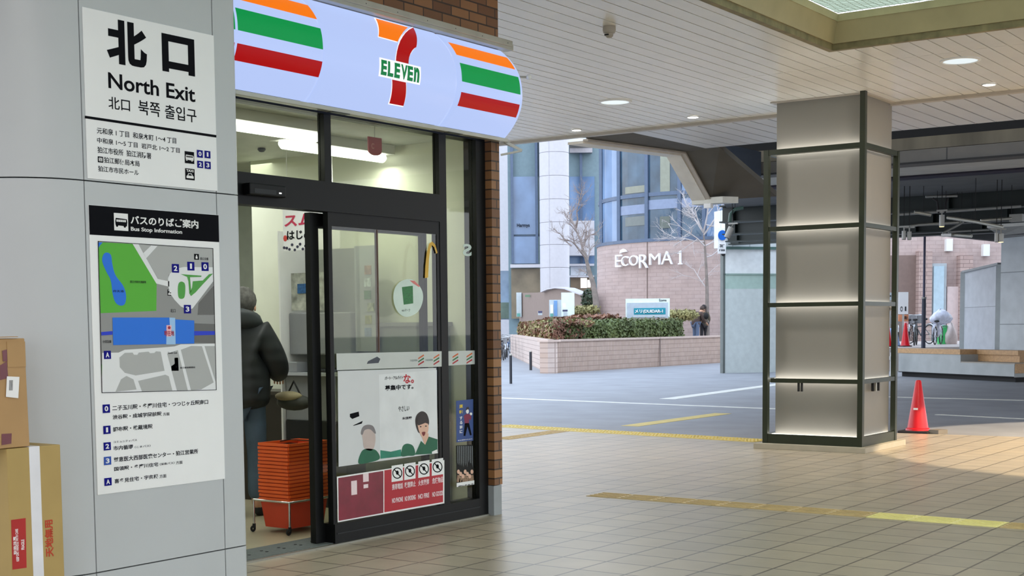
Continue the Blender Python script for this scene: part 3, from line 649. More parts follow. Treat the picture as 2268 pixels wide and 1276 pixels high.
for ch, a0, b0, a1, b1 in (('0', 665, 220, 710, 162), ('1', 669, 357, 714, 300), ('2', 671, 463, 716, 407), ('3', 673, 558, 718, 500), ('A', 676, 693, 721, 637)):
    number(bs, B, ch, a0, b0, a1, b1, pbr('sign_blue', (6, 70, 170), 0.45) if ch == '3' else None)
m = MB()
for s_, a0, b0, a1, b1, w_ in (('二子玉川駅・多摩川住宅・つつじヶ丘駅南口', 728, 205, 1348, 131, .02), ('渋谷駅・成城学園前駅', 730, 262, 1046, 209, .02), ('調布駅・武蔵境駅', 733, 342, 988, 290, .02), ('市内循環', 735, 464, 862, 422, .02),
                           ('慈恵医大西部医療センター・狛江営業所', 738, 540, 1283, 451, .02), ('国領駅・多摩川住宅', 740, 597, 1025, 538, .02), ('喜多見住宅・宇奈根', 742, 677, 1025, 614, .02)): obj('route_lettering', B.text(s_, a0, b0, a1, b1, 1, w_), M_grey_ink, bs)
m = MB()
for s_, a0, b0, a1, b1 in (('方面', 1056, 238, 1098, 214), ('コミュニティバス', 735, 415, 887, 387), ('（こまバス）', 873, 448, 975, 424), ('（深夜バス）', 1035, 560, 1130, 534), ('方面', 1140, 553, 1182, 527), ('方面', 1034, 643, 1077, 614)): obj('note_lettering', B.text(s_, a0, b0, a1, b1, 1, 0.01), M_grey_ink, bs)

# ================================================================== CARDBOARD BOXES
M_card = pbr('cardboard', (176, 150, 92), 0.7, var=0.05, scale=5); M_card2 = pbr('cardboard_pale', (178, 142, 96), 0.7, var=0.05, scale=5); M_tape = pbr('white_tape', (226, 226, 232), 0.35); M_btape = pbr('brown_tape', (108, 48, 56), 0.3, var=0.15)
XC = -5.62
lb = thing('cardboard_box', 'tall tan cardboard box with white tape standing on the floor by the grey wall', 'box', (XC - 0.22, 3.99, 0))
obj('carton', MB().box(XC - 0.38, XC, 3.857, 4.152, 0, 0.945), M_card, lb, bevel=0.004)
B = Board(XC, 2.335, 0, 730)
tp = MB(); p, q = B.p(150, 640), B.p(205, 640); tp.box(XC, XC + 0.001, p.y, q.y, 0.02, 0.945).box(XC - 0.16, XC + 0.001, p.y, q.y, 0.945, 0.9465)
obj('tape', tp, M_tape, lb)
rl = obj('red_label', B.poly([(57,985),(132,975),(137,1232),(64,1242)], 1), pbr('red_print', (176, 34, 30), 0.6), lb)
def vtext(B, body, pts, mat, par, name, bold=0.02):
    """text rotated a quarter turn anticlockwise: px of lower left, upper right of the printed block"""
    p, q = B.p(*pts[0], 2), B.p(*pts[1], 2)
    return obj(name, text_mb(body, (p.x, q.y, p.z), UZ, -UY, UX, q.z - p.z, q.y - p.y, bold, 0.0005), mat, par)
vtext(B, '天地無用', ((235, 1180), (272, 982)), pbr('red_stamp', (186, 62, 34), 0.7), lb, 'handling_lettering', 0.03)
vtext(B, '取扱注意', ((70, 1165), (80, 1070)), M_paper, rl, 'label_lettering'); vtext(B, 'KEEP DRY HANDLE WITH CARE', ((84, 1200), (92, 1030)), M_paper, rl, 'label_lettering'); vtext(B, 'FRAGILE', ((110, 1140), (124, 1085)), M_paper, rl, 'label_lettering')
ub = thing('cardboard_box', 'smaller cardboard box with brown tape and address label, on top of the tall box', 'box', (XC - 0.2, 3.8, 0.947))
cb = MB(); yA, yB = 3.60, 3.985
cb.prism([(XC - 0.01, yA, 0.948), (XC - 0.01, yB + 0.004, 0.948), (XC - 0.01, yB - 0.004, 1.46), (XC - 0.01, yA, 1.455)], (-0.36, 0, 0))
obj('carton', cb, M_card2, ub, bevel=0.004)
fl_ = MB(); fl_.bar((XC - 0.02, yA, 1.462), (XC - 0.02, yB - 0.05, 1.468), 0.05, 0.003); p, q = B.p(45, 195), B.p(150, 195)
fl_.box(XC - 0.0095, XC - 0.007, p.y, yB - 0.004, B.p(50, 195).z, 1.445)
obj('flap', fl_, M_card2, ub)
tp = MB(); B2 = Board(XC - 0.0085, 2.335, 0, 730)
B2.poly([(0, 185), (35, 165), (42, 250), (0, 262)], 1, tp); B2.poly([(10, 110), (34, 103), (36, 165), (14, 165)], 4, tp); B2.poly([(8, 540), (60, 537), (58, 590), (8, 598)], 1, tp)
obj('brown_tape', tp, M_btape, ub)
al = obj('address_label', B2.poly([(33, 242), (98, 245), (92, 355), (28, 348)], 6), M_paper, ub)
m = MB()
for i in range(4): B2.poly([(46 + i*5, 262), (48 + i*5, 262), (46 + i*5, 315), (44 + i*5, 315)], 8, m)
obj('print', m, M_grey_ink, al)

# ================================================================== POSTERS AND STICKERS ON THE SHOPFRONT
XG = XF + 0.0008    # front face of the fixed leaf's glass
B = Board(XG, 1, 0, 0)
M_posterw = pbr('poster_white', (214, 216, 218), 0.5, var=0.02); M_green_cloth = pbr('print_green', (8, 96, 66), 0.5, var=0.1); M_skin_print = pbr('print_skin', (226, 182, 158), 0.5); M_hair_print = pbr('print_hair', (40, 28, 26), 0.5)
ps = thing('staff_poster', 'large white poster of a smiling shop assistant in green on the fixed door leaf', 'poster', B.p(860, 1020))
obj('sheet', B.poly([(748, 822), (966, 815), (970, 1004), (750, 1034)], 0), M_posterw, ps)
bw = lambda pts: [(510 + a/3.0375*1.0, b) for a, b in pts]
z6 = lambda pts: [(510 + a/2.927, 840 + b/2.927) for a, b in pts]
obj('inner_sheet', B.poly(z6([(962, -30), (1338, -60), (1342, 482), (970, 515)]), 1), pbr('poster_bright', (226, 228, 230), 0.5), ps)
obj('hair', B.poly(z6(smoothpoly([(1198,265),(1210,228),(1240,208),(1270,222),(1286,262),(1284,300),(1262,330),(1225,350),(1205,315)])), 3), M_hair_print, ps)
obj('face', B.poly(z6(smoothpoly([(1216,280),(1250,268),(1280,290),(1282,330),(1268,372),(1255,392),(1232,360),(1218,322)])), 4), M_skin_print, ps)
m = MB(); B.poly(z6(smoothpoly([(1240,345),(1262,342),(1258,362),(1248,368)])), 5, m); obj('mouth', m, pbr('print_mouth', (120, 30, 30), 0.5), ps)
m = MB(); B.poly(z6(circ(1232, 308, 6, 4)), 5, m); B.poly(z6(circ(1266, 304, 6, 4)), 5, m); obj('eye', m, M_hair_print, ps)
obj('fringe', B.poly(z6([(1206,282),(1215,245),(1250,225),(1282,260),(1283,290),(1262,283),(1240,292),(1218,300)]), 5), M_hair_print, ps)
obj('neck', B.poly(z6([(1240,370),(1284,350),(1282,415),(1258,425)]), 3), M_skin_print, ps)
obj('shirt', B.poly(z6([(1195,490),(1235,400),(1262,425),(1285,372),(1342,390),(1342,482)]), 4), M_green_cloth, ps)
obj('name_badge', B.poly(z6([(1305,470),(1338,455),(1340,480),(1306,484)]), 6), M_paper, ps)
obj('second_sleeve', B.poly(z6(smoothpoly([(1108,470),(1120,430),(1150,418),(1185,435),(1196,490),(1150,497),(1110,500)])), 3), M_green_cloth, ps)
obj('green_base', B.poly(z6([(972,460),(1040,470),(1105,455),(1110,500),(972,516)]), 2), pbr('print_green_pale', (30, 128, 104), 0.5, var=0.2), ps)
obj('left_jacket', B.poly(z6(smoothpoly([(830,545),(850,470),(890,450),(945,462),(968,515),(900,540)])), 2), M_green_cloth, ps)
obj('left_face', B.poly(z6(smoothpoly([(850,330),(880,305),(930,330),(940,400),(920,460),(870,450),(858,390)])), 2), pbr('print_skin_grey', (196, 178, 172), 0.5), ps)
obj('left_hair', B.poly(z6(smoothpoly([(845,350),(858,310),(890,295),(925,305),(942,345),(935,352),(905,325),(870,330),(856,360)])), 3), pbr('print_hair_grey', (128, 122, 124), 0.5), ps)
obj('heading_red', B.text('な。', 893, 850, 916, 828, 3, 0.03), pbr('print_red', (186, 20, 40), 0.5), ps)
m = MB(); B.text('パート・アルバイト', 852, 842, 892, 832, 3, 0.02, m); B.text('募集中です。', 852, 866, 915, 850, 3, 0.03, m); B.text('やさしい', 882, 912, 906, 898, 3, 0.01, m); B.text('未経験', 890, 930, 912, 922, 3, 0.02, m)
B.poly(z6([(775,225),(832,210),(836,240),(790,258),(775,245)]), 1, m); B.poly(z6([(795,300),(858,270),(852,288),(800,302)]), 1, m)
obj('lettering', m, M_ink, ps)
rs = thing('warning_sticker', 'long red and white prohibition sticker low on the fixed door leaf', 'sticker', B.p(865, 1150))
M_red_st = pbr('sticker_red', (178, 14, 36), 0.3, var=0.05); M_red_dk = pbr('sticker_maroon', (124, 28, 48), 0.25, var=0.2)
obj('backing', B.poly([(746, 1056), (984, 1019), (984, 1115), (748, 1157)], 0), M_paper, rs)
obj('red_field', B.poly([(851, 1042), (981, 1022), (981, 1112), (851, 1135)], 1), M_red_st, rs)
obj('maroon_field', B.poly([(749, 1059), (849, 1043), (849, 1136), (750, 1154)], 1), M_red_dk, rs)
for i, x0 in enumerate((867, 895, 926, 956)):
    sl_ = -0.155; yb = 1068 + (x0 - 867)*-0.155; 
    o = obj('symbol_panel', B.poly([(x0, yb - 36), (x0 + 25, yb - 36 - 3.9), (x0 + 25, yb - 3.9), (x0, yb)], 2), M_paper, rs)
    m = MB(); cx, cy = x0 + 12.5, yb - 20; ro, ri = 11, 9
    out = circ(cx, cy, ro, ro*1.15, 20); inn = circ(cx, cy, ri, ri*1.15, 20)
    for j in range(20): B.poly([out[j], out[(j+1) % 20], inn[(j+1) % 20], inn[j]], 3, m)
    B.poly([(cx - 8, cy - 8), (cx - 6.5, cy - 9.5), (cx + 8, cy + 8), (cx + 6.5, cy + 9.5)], 3, m); B.poly(circ(cx, cy - 1, 3.2, 5, 8), 3, m)
    obj('ban_ring', m, M_ink, o)
M_stk = pbr('sticker_pale', (236, 214, 218), 0.4)
for i, (x0, s1, s2) in enumerate(((868, '携帯電話', 'NO PHONE'), (896, '喫煙禁止', 'NO SMOKING'), (926, '火気厳禁', 'NO FIRE'), (957, '危険物品', 'NO GOODS'))):
    yb = 1086 - (x0 - 867)*0.155; obj('lettering', B.text(s1, x0, yb, x0 + 24, yb - 13 - 3.8, 3, 0.02), M_stk, rs); obj('lettering', B.text(s2, x0, yb + 29, x0 + 24, yb + 18 - 3.8, 3, 0.03), M_stk, rs)
for q_ in ((778, 1097, 790, 1064), (804, 1068, 816, 1048), (805, 1082, 815, 1072)): obj('pale_mark', B.rect(*q_, 2), M_stk, rs)
# band across leaf and side window
M_band = pbr('band_white', (196, 200, 196), 0.4, var=0.04)
def stripes(B, par, cx, cy):
    for k, mt in enumerate((pbr('stripe_orange', (206, 92, 26), 0.5), pbr('stripe_green', (14, 104, 52), 0.5), pbr('stripe_red', (170, 16, 26), 0.5))):
        y0 = cy - 9 + k*7; obj('stripe_mark', B.poly([(cx - 6 , y0 + 5), (cx + 6, y0 - 3), (cx + 7, y0), (cx - 6, y0 + 8)], 2), mt, par)
o = obj('safety_band', B.poly([(745, 783), (978, 778), (978, 812), (746, 820)], 0), M_band, fx)
stripes(B, o, 932, 797); stripes(B, o, 966, 796)
m = MB(); B.text('7-ELEVEN', 908, 801, 924, 796, 2, 0.0, m); B.text('7-ELEVEN', 942, 800, 958, 795, 2, 0.0, m); obj('band_lettering', m, pbr('band_ink', (110, 125, 125), 0.5), o)
m = MB(); B.poly([(815, 800), (835, 790), (842, 795), (838, 804), (812, 806)], 2, m); obj('torn_patch', m, pbr('torn_dark', (60, 66, 78), 0.5, var=0.3), o)
BW = Board(XF - 0.033, 1, 0, 0)
o = obj('safety_band', BW.poly([(993, 778), (1062, 776), (1062, 806), (993, 810)], 0), M_band, sf); stripes(BW, o, 1008, 794); stripes(BW, o, 1039, 793)
st = thing('round_sticker', 'round white sticker with a green square on the fixed door leaf glass', 'sticker', B.p(905, 660))
obj('disc', B.poly(smoothpoly([(874,640),(890,622),(915,620),(934,642),(936,668),(924,692),(900,702),(882,692),(872,668)]), 0), pbr('sticker_mint', (206, 222, 212), 0.4), st)
obj('green_square', B.poly([(890,636),(914,633),(915,672),(894,675)], 1), pbr('sticker_green', (6, 110, 40), 0.4, var=0.3, scale=80), st)
obj('rim', B.poly([(907,621),(918,622),(930,634),(928,636),(915,628)], 1), pbr('sticker_rose', (214, 120, 110), 0.4), st)
m = MB(); B.text('ecoマーク', 890, 690, 908, 684, 1, 0.0, m); obj('lettering', m, M_ink, st)
st = thing('painted_arch_reflection', 'yellow arch reflection painted on the glass at the upper right of the door leaf', 'sticker', B.p(955, 615))
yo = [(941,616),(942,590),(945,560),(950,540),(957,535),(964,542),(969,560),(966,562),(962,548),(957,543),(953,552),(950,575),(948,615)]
obj('arch', B.poly(yo, 0), pbr('arch_yellow', (214, 168, 52), 0.5), st)  # reflection of an arch sign, painted as a thin decal
st = thing('letter_sticker', 'white mirrored letter S on the narrow side window', 'sticker', BW.p(1034, 566))
p, q = BW.p(1025, 567, 1), BW.p(1044, 541, 1)
obj('letter', text_mb('S', (p.x, q.y, p.z), -UY, UZ, UX, q.y - p.y, q.z - p.z, 0.03, 0.0005), pbr('decal_white', (206, 220, 214), 0.5), st)
bp_ = thing('blue_poster', 'blue poster with a walking figure in the narrow side window', 'poster', BW.p(1030, 978))
obj('sheet', BW.poly([(1010, 888), (1048, 884), (1048, 976), (1011, 980)], 0), pbr('poster_blue', (44, 74, 138), 0.5), bp_)
z8 = lambda pts: [(820 + a/4.253, 900 + b/4.253) for a, b in pts]
obj('torso', BW.poly(z8([(880,90),(905,70),(940,75),(952,100),(945,130),(930,120),(928,165),(890,170),(885,120)]), 1), pbr('print_plum', (128, 24, 66), 0.5), bp_)
obj('legs', BW.poly(z8([(890,160),(930,158),(955,270),(940,275),(915,190),(895,280),(878,278)]), 1), M_ink, bp_)
m = MB(); BW.poly(z8(circ(915, 48, 14, 22, 12)), 1, m); BW.poly(z8(circ(948, 72, 12, 14, 8)), 1, m); obj('head', m, M_paper, bp_)
obj('hair', BW.poly(z8([(900,40),(905,10),(925,5),(932,30),(918,28)]), 2), M_hair_print, bp_)
m = MB()
for i, ch in enumerate('運転'): BW.text(ch, 1017, 905 + i*12, 1025, 896 + i*12, 1, 0.03, m)
obj('yellow_lettering', m, pbr('print_yellow', (222, 196, 60), 0.5), bp_)
m = MB()
for i, ch in enumerate('する前に'): BW.text(ch, 1018, 930 + i*10, 1024, 922 + i*10, 1, 0.02, m)
BW.text('安全運転のために', 1014, 977, 1046, 971, 1, 0.01, m); obj('lettering', m, M_paper, bp_)
gp = thing('group_poster', 'dark poster of a group of people below the blue poster', 'poster', BW.p(1030, 1080))
obj('sheet', BW.poly([(1010, 987), (1047, 985), (1050, 1073), (1011, 1079)], 0), M_dark, gp)
m = MB(); random.seed(5)
for i in range(9):
    x = 1013 + i*4; BW.poly([(x, 988), (x + 1.6, 988), (x + 1.8, 1025 + random.uniform(-8, 12)), (x + .4, 1025)], 1, m)
obj('tree_trunk', m, pbr('print_grey', (120, 126, 130), 0.5, var=0.4, scale=200), gp)
m = MB()
for i in range(7): BW.poly(circ(1015 + i*5, 1045 + (i % 3)*5, 3.2, 5, 10), 2, m)
obj('face', m, M_skin_print, gp)
m = MB()
for i in range(7): BW.poly([(1011 + i*5, 1068), (1013 + i*5, 1052 + (i % 3)*4), (1018 + i*5, 1052 + (i % 3)*4), (1019 + i*5, 1068)], 1, m)
obj('clothes', m, pbr('print_clothes', (150, 120, 96), 0.5, var=0.4, scale=60), gp)
obj('caption_strip', BW.poly([(1011, 1070), (1050, 1064), (1050, 1073), (1011, 1079)], 3), M_paper, gp)
m = MB(); BW.text('地球を守る', 1014, 1076, 1048, 1073, 4, 0.03, m); obj('caption_lettering', m, M_ink, gp)
# red tag behind the transom glass
q0, q1 = onx(816, 302, -6.62), onx(846, 345, -6.62)
t = thing('hanging_tag', 'red rounded hanging tag behind the transom glass', 'sign', (-6.62, (q0.y+q1.y)/2, q1.z))
pts = [(-6.62, q0.y, q0.z), (-6.62, q1.y, q0.z), (-6.62, q1.y, q1.z + .04)] + [(-6.62, (q0.y+q1.y)/2 + (q1.y-q0.y)/2*math.cos(a*math.pi/8), q1.z + 0.03 - 0.035*math.sin(a*math.pi/8)) for a in range(1, 8)] + [(-6.62, q0.y, q1.z + .04)]
obj('plate', MB().prism(pts, (-0.01, 0, 0)), pbr('tag_red', (176, 70, 84), 0.4), t)
obj('cord', MB().tube([(-6.625, (q0.y+q1.y)/2, q0.z), (-6.625, (q0.y+q1.y)/2, 2.96)], 0.004), M_white, t)
obj('mark', text_mb('C', (-6.6195, q0.y + .03, q1.z + .04), UY, UZ, UX, .03, .04, .02, .0008), pbr('tag_pale', (226, 150, 150), 0.4), t)

# ================================================================== INSIDE THE SHOP
M_org = pbr('basket_orange', (236, 98, 36), 0.45, var=0.05); M_orgd = pbr('basket_red', (200, 62, 36), 0.45, var=0.05); M_chr = pbr('chrome', (200, 200, 200), 0.15, 1.0, var=0.02)
bx0, bx1, by0, by1 = -7.27, -6.97, 7.07, 7.48
tr = thing('basket_trolley', 'chrome trolley on casters carrying the stack of orange shopping baskets', 'trolley', ((bx0+bx1)/2, (by0+by1)/2, 0.012))
z = 0.25
obj('rail', MB().tube([(bx0-.03, by0-.03, z), (bx1+.03, by0-.03, z), (bx1+.03, by1+.03, z), (bx0-.03, by1+.03, z), (bx0-.03, by0-.03, z)], 0.008), M_chr, tr, smooth=50)
for x in (bx0-.03, bx1+.03):
    for y in (by0-.03, by1+.03):
        lg = obj('leg', MB().tube([(x, y, z), (x, y, 0.06)], 0.008), M_chr, tr, smooth=50)
        o = obj('caster', MB().torus((x - .012, y, 0.037), 0.016, 0.009, 0, 14, 6).lathe([(0.012, 0), (0.012, -0.03)], (x, y, 0.075), 10), M_dark, lg, smooth=40)
def basket_mb(c, h, w0=1.0, w1=0.84, rim=True):
    m = MB(); X, Y = (bx1-bx0)/2, (by1-by0)/2
    def ringp(s, z): return [V((c[0] + a*X*s, c[1] + b*Y*s, c[2] + z)) for a, b in ((-1,-1),(1,-1),(1,1),(-1,1))]
    A, B_ = ringp(w1, 0), ringp(w0*.97, h); m.add(A + B_, [(3,2,1,0)] + [(i, (i+1) % 4, 4+(i+1) % 4, 4+i) for i in range(4)])
    return m
first = None; cx, cy = (bx0+bx1)/2, (by0+by1)/2
for i in range(16):
    zz = 0.05 + i*0.0265; lab = 'orange shopping basket nested in the trolley stack'
    if first is None:
        t = thing('shopping_basket', lab, 'basket', (cx, cy, zz), 'stacked orange shopping baskets')
        obj('basket_body', basket_mb((cx, cy, zz), 0.2), M_orgd, t)
        X, Y = (bx1-bx0)/2, (by1-by0)/2; r = MB()
        r.bar((cx-X, cy-Y, zz+.21), (cx+X, cy-Y, zz+.21), .014, .019).bar((cx-X, cy+Y, zz+.21), (cx+X, cy+Y, zz+.21), .014, .019).bar((cx-X, cy-Y, zz+.21), (cx-X, cy+Y, zz+.21), .014, .019).bar((cx+X, cy-Y, zz+.21), (cx+X, cy+Y, zz+.21), .014, .019)
        obj('rim', r, M_org, t); first = t
        obj('handle', MB().tube([(cx-X*.9, cy, zz+.215), (cx-X*.9, cy+.1, zz+.219), (cx+X*.9, cy+.1, zz+.219), (cx+X*.9, cy, zz+.215)], 0.004, 6), M_dark, t)
    else:
        dup(first, (cx + random.uniform(-.003, .003), cy + random.uniform(-.003, .003), zz))
# copy machine with a banner above it
M_mach = pbr('machine_grey', (138, 140, 144), 0.4, var=0.05); M_mach_d = pbr('machine_dark', (54, 56, 62), 0.4)
cm = thing('copy_machine', 'grey multifunction copy machine standing at the end wall inside the shop', 'machine', (-7.9, 8.5, 0.012))
obj('base_cabinet', MB().box(-8.22, -7.55, 8.32, 8.69, 0.012, 0.72), M_dark, cm); obj('body', MB().box(-8.24, -7.55, 8.34, 8.69, 0.72, 1.10), M_mach, cm, bevel=0.01)
obj('shelf', MB().box(-8.26, -7.55, 8.28, 8.69, 1.10, 1.125), pbr('machine_pale', (180, 184, 190), 0.4), cm); obj('back_panel', MB().box(-8.24, -7.55, 8.62, 8.69, 1.125, 2.15), pbr('machine_panel', (150, 152, 148), 0.45), cm)
obj('upper_housing', MB().box(-8.24, -7.55, 8.40, 8.62, 1.27, 1.62), M_mach, cm, bevel=0.01); obj('trim_strip', MB().box(-8.262, -8.245, 8.31, 8.69, 0.1, 2.3), M_white, cm)
obj('card_reader', MB().box(-8.2, -8.09, 8.33, 8.5, 1.125, 1.21), M_mach, cm, bevel=0.006); obj('tray', MB().box(-8.0, -7.8, 8.36, 8.5, 1.125, 1.16), M_dark, cm)
scn = obj('screen', MB().box(-8.2, -7.75, 8.395, 8.40, 1.64, 1.95), pbr('screen_print', (168, 170, 160), 0.3, var=0.5, scale=14), cm)
pp = MB().box(-8.12, -7.98, 8.385, 8.39, 1.78, 1.86); obj('blue_print', pp, pbr('print_blue', (40, 90, 140), 0.4, var=0.4, scale=50), cm)
dc = thing('dark_counter', 'dark brown counter between the person and the copy machine inside the shop', 'counter', (-8.5, 8.5, 0.012))
obj('carcass', MB().box(-8.80, -8.27, 8.36, 8.68, 0.012, 0.93), pbr('counter_brown', (44, 38, 34), 0.5), dc); obj('worktop', MB().box(-8.82, -8.265, 8.33, 8.69, 0.93, 0.96), pbr('counter_top', (62, 56, 50), 0.4), dc)
ko = lambda a, b: ony(a, b, 8.22)
bn = thing('banner', 'white hanging banner with red and black Japanese lettering inside the shop', 'banner', ko(660, 562))
p0, p1 = ko(628, 556), ko(628, 462); q1 = ko(760, 462)
obj('sheet', MB().box(p0.x, p0.x + .62, 8.22, 8.226, p0.z, 2.5), M_paper, bn)
obj('cord', MB().tube([(p0.x + .05, 8.223, 2.5), (p0.x + .05, 8.223, 2.96)], .004).tube([(p0.x + .55, 8.223, 2.5), (p0.x + .55, 8.223, 2.96)], .004), M_white, bn)
a, b_ = ko(630, 503), ko(691, 472); obj('red_lettering', text_mb('スム', (a.x, 8.2185, a.z), UX, UZ, -UY, b_.x - a.x, b_.z - a.z, .03, .0008), pbr('banner_red', (196, 34, 76), 0.5), bn)
a, b_ = ko(636, 532), ko(690, 508); obj('black_lettering', text_mb('はじめ', (a.x, 8.2185, a.z), UX, UZ, -UY, b_.x - a.x, b_.z - a.z, .025, .0008), M_ink, bn)
m = MB(); a = ko(632, 528); m.ball((a.x, 8.218, a.z), .022, 8, (1, .1, 1.2)); obj('strawberry', m, pbr('berry', (206, 60, 50), 0.5), bn)
m = MB(); random.seed(9); a = ko(630, 555)
for i in range(10): m.ball((a.x + .03*i, 8.217, a.z + random.uniform(0, .05)), .016, 6, (1, .1, .8))
obj('fruit_print', m, pbr('print_fruit', (44, 44, 70), 0.5, var=0.6, scale=60), bn)
gc = thing('grey_cabinet', 'grey green cabinet standing behind the fixed door leaf inside the shop', 'cabinet', (-7.1, 8.6, 0.012))
obj('carcass', MB().box(-7.5, -6.75, 8.5, 8.69, 0.012, 1.5), pbr('cabinet_grey', (120, 128, 120), 0.5, var=0.08), gc); obj('top', MB().box(-7.52, -6.73, 8.48, 8.695, 1.5, 1.53), M_mach, gc)
obj('plinth', MB().box(-7.49, -6.76, 8.51, 8.68, 0.013, 0.06), M_dark, gc)
sb = thing('magazine_panel', 'grey panel with faded prints hanging behind the door glass', 'panel', (-7.75, 8.55, 1.3))
obj('panel_sheet', MB().box(-7.53, -7.3, 8.44, 8.455, 1.3, 2.15), pbr('panel_grey', (168, 172, 176), 0.4, var=0.1, scale=3), sb)
random.seed(11); cols = [(120, 140, 170), (150, 150, 90), (170, 176, 150), (90, 130, 90), (190, 200, 205), (160, 130, 110)]
for i in range(6):
    x = -7.46 + random.uniform(0, .07); zz = 1.42 + i*0.1; obj('print', MB().box(x, x + .07, 8.434, 8.439, zz, zz + .07), pbr('print_mix%d' % i, cols[i], 0.5, var=0.4, scale=40), sb)

# ================================================================== PEOPLE
def skin(name, pts, edges, radii, mat, par, root=0, sub=2, **k):
    me = bpy.data.meshes.new(name); base = ORG[par.name]
    me.from_pydata([tuple(V(p)) for p in pts], edges, []); o = bpy.data.objects.new(name, me); COL.objects.link(o)
    s = o.modifiers.new('skin', 'SKIN'); s.use_smooth_shade = True
    for i, r in enumerate(radii):
        v = me.skin_vertices[0].data[i]; rr = r if isinstance(r, tuple) else (r, r); v.radius = rr; v.use_root = (i == root)
    if sub:
        d = o.modifiers.new('subdivision', 'SUBSURF'); d.levels = sub; d.render_levels = sub
    bpy.context.view_layer.update()
    nm = bpy.data.meshes.new_from_object(o.evaluated_get(bpy.context.evaluated_depsgraph_get())); COL.objects.unlink(o); bpy.data.objects.remove(o)
    mb = MB().mesh(nm); bpy.data.meshes.remove(nm); return mb
def person(label, loc, rz, h, cols, pose, extra=None):
    """pose: joint name -> local point (metres, facing +y, height 1.72)"""
    P = dict(pel=(0,0,.95), wst=(0,0,1.1), chs=(0,0,1.3), nck=(0,.01,1.475), hd0=(0,.03,1.56), hd1=(0,.035,1.66),
             hl=(-.09,0,.9), kl=(-.1,.02,.5), al=(-.1,-.02,.09), tl=(-.11,.13,.035), hr=(.09,0,.9), kr=(.1,.02,.5), ar=(.1,-.02,.09), tr=(.11,.13,.035),
             sl=(-.18,0,1.41), el=(-.25,-.02,1.13), wl=(-.23,.13,.92), sr=(.18,0,1.41), er=(.25,-.02,1.13), wr=(.23,.13,.92))
    P.update(pose); M = Matrix.Translation(V(loc)) @ Matrix.Rotation(rz, 4, 'Z') @ Matrix.Scale(h/1.72, 4); k = h/1.72
    W = {n: M @ V(p) for n, p in P.items()}
    t = thing('person', label, 'person', loc)
    names = list(P); idx = {n: i for i, n in enumerate(names)}; rad = dict(pel=.13, wst=.12, chs=.145, nck=.055, hd0=.082, hd1=.088, hl=.085, kl=.055, al=.04, tl=.035, hr=.085, kr=.055, ar=.04, tr=.035, sl=.06, el=.043, wl=.028, sr=.06, er=.043, wr=.028)
    E_ = [('pel','wst'),('wst','chs'),('chs','nck'),('nck','hd0'),('hd0','hd1'),('pel','hl'),('hl','kl'),('kl','al'),('al','tl'),('pel','hr'),('hr','kr'),('kr','ar'),('ar','tr'),('chs','sl'),('sl','el'),('el','wl'),('chs','sr'),('sr','er'),('er','wr')]
    pts = [W[n] for n in names]; ed = [(idx[a], idx[b]) for a, b in E_]; rr = [rad[n]*k for n in names]
    for s_, wn, en in ((-1, 'wl', 'el'), (1, 'wr', 'er')):       # palm, four fingers, thumb
        d = (V(P[wn]) - V(P[en])).normalized(); sd = d.cross(V((0, 0, 1)));
        if sd.length < .1: sd = V((0, 1, 0))
        sd.normalize(); cu = sd.cross(d); w0 = V(P[wn]); pm = w0 + d*.05
        pts.append(M @ pm); rr.append((.032*k, .018*k)); pi = len(pts)-1; ed.append((idx[wn], pi))
        for f_ in range(4):
            o_ = sd * (.011 + -.022*f_ + .022); L = (.068, .078, .074, .058)[f_]; a = pm + d*.035 + o_; b = a + d*L*.55 - cu*.012; c_ = b + d*L*.35 - cu*.022
            j = len(pts); pts += [M @ a, M @ b, M @ c_]; rr += [.009*k, .008*k, .007*k]; ed += [(pi, j), (j, j+1), (j+1, j+2)]
        a = pm - d*.01 + sd*.035; b = a + d*.035 + sd*.02; j = len(pts); pts += [M @ a, M @ b]; rr += [.011*k, .009*k]; ed += [(pi, j), (j, j+1)]
    body = obj('body', skin('body', pts, ed, rr, None, t), cols['skin'], t, smooth=180)
    def garment(name, chain, edges, r, mat, sub=2, root=0):
        return obj(name, skin(name, [W[c_] if isinstance(c_, str) else M @ V(c_) for c_ in chain], edges, [tuple(q*k for q in a) if isinstance(a, tuple) else a*k for a in r], None, t, root, sub), mat, t, smooth=180)
    up = cols.get('bulk', 1.0)
    mid = lambda a, b, f_=.5: tuple(V(P[a])*(1-f_) + V(P[b])*f_)
    hem = tuple(V(P['pel']) + V((0, 0, -.14)))
    j = garment('jacket', [hem, 'pel', 'wst', 'chs', mid('chs', 'nck', .75), 'sl', mid('sl', 'el'), 'el', mid('el', 'wl', .85), 'sr', mid('sr', 'er'), 'er', mid('er', 'wr', .85)], [(0,1),(1,2),(2,3),(3,4),(3,5),(5,6),(6,7),(7,8),(3,9),(9,10),(10,11),(11,12)],
                [(.19*up,.15*up),(.20*up,.16*up),(.19*up,.155*up),(.20*up,.165*up),.085*up,.095*up,.088*up,.078*up,.058*up,.095*up,.088*up,.078*up,.058*up], cols['jacket'])
    garment('trousers', ['pel', 'hl', 'kl', mid('kl', 'al', .93), 'hr', 'kr', mid('kr', 'ar', .93)], [(0,1),(1,2),(2,3),(0,4),(4,5),(5,6)], [.15,.105,.08,.07,.105,.08,.07], cols['trousers'])
    hc_ = V(P['hd1']); dirv = (V(P['hd1']) - V(P['hd0'])).normalized()
    f = M.to_3x3()
    hm = MB().ball((0,0,0), 1, 16, (.104, .118, .112)); hm.v = [M @ (p + hc_ + dirv*.028 + V((0, -.022, .0))) for p in hm.v]
    obj('hair', hm, cols['hair'], t, smooth=180)
    nm = MB().ball((0,0,0), .014, 8, (.8, 1.3, 1.4)); nm.v = [M @ (p + hc_ + V((0, .092, -.03))) for p in nm.v]
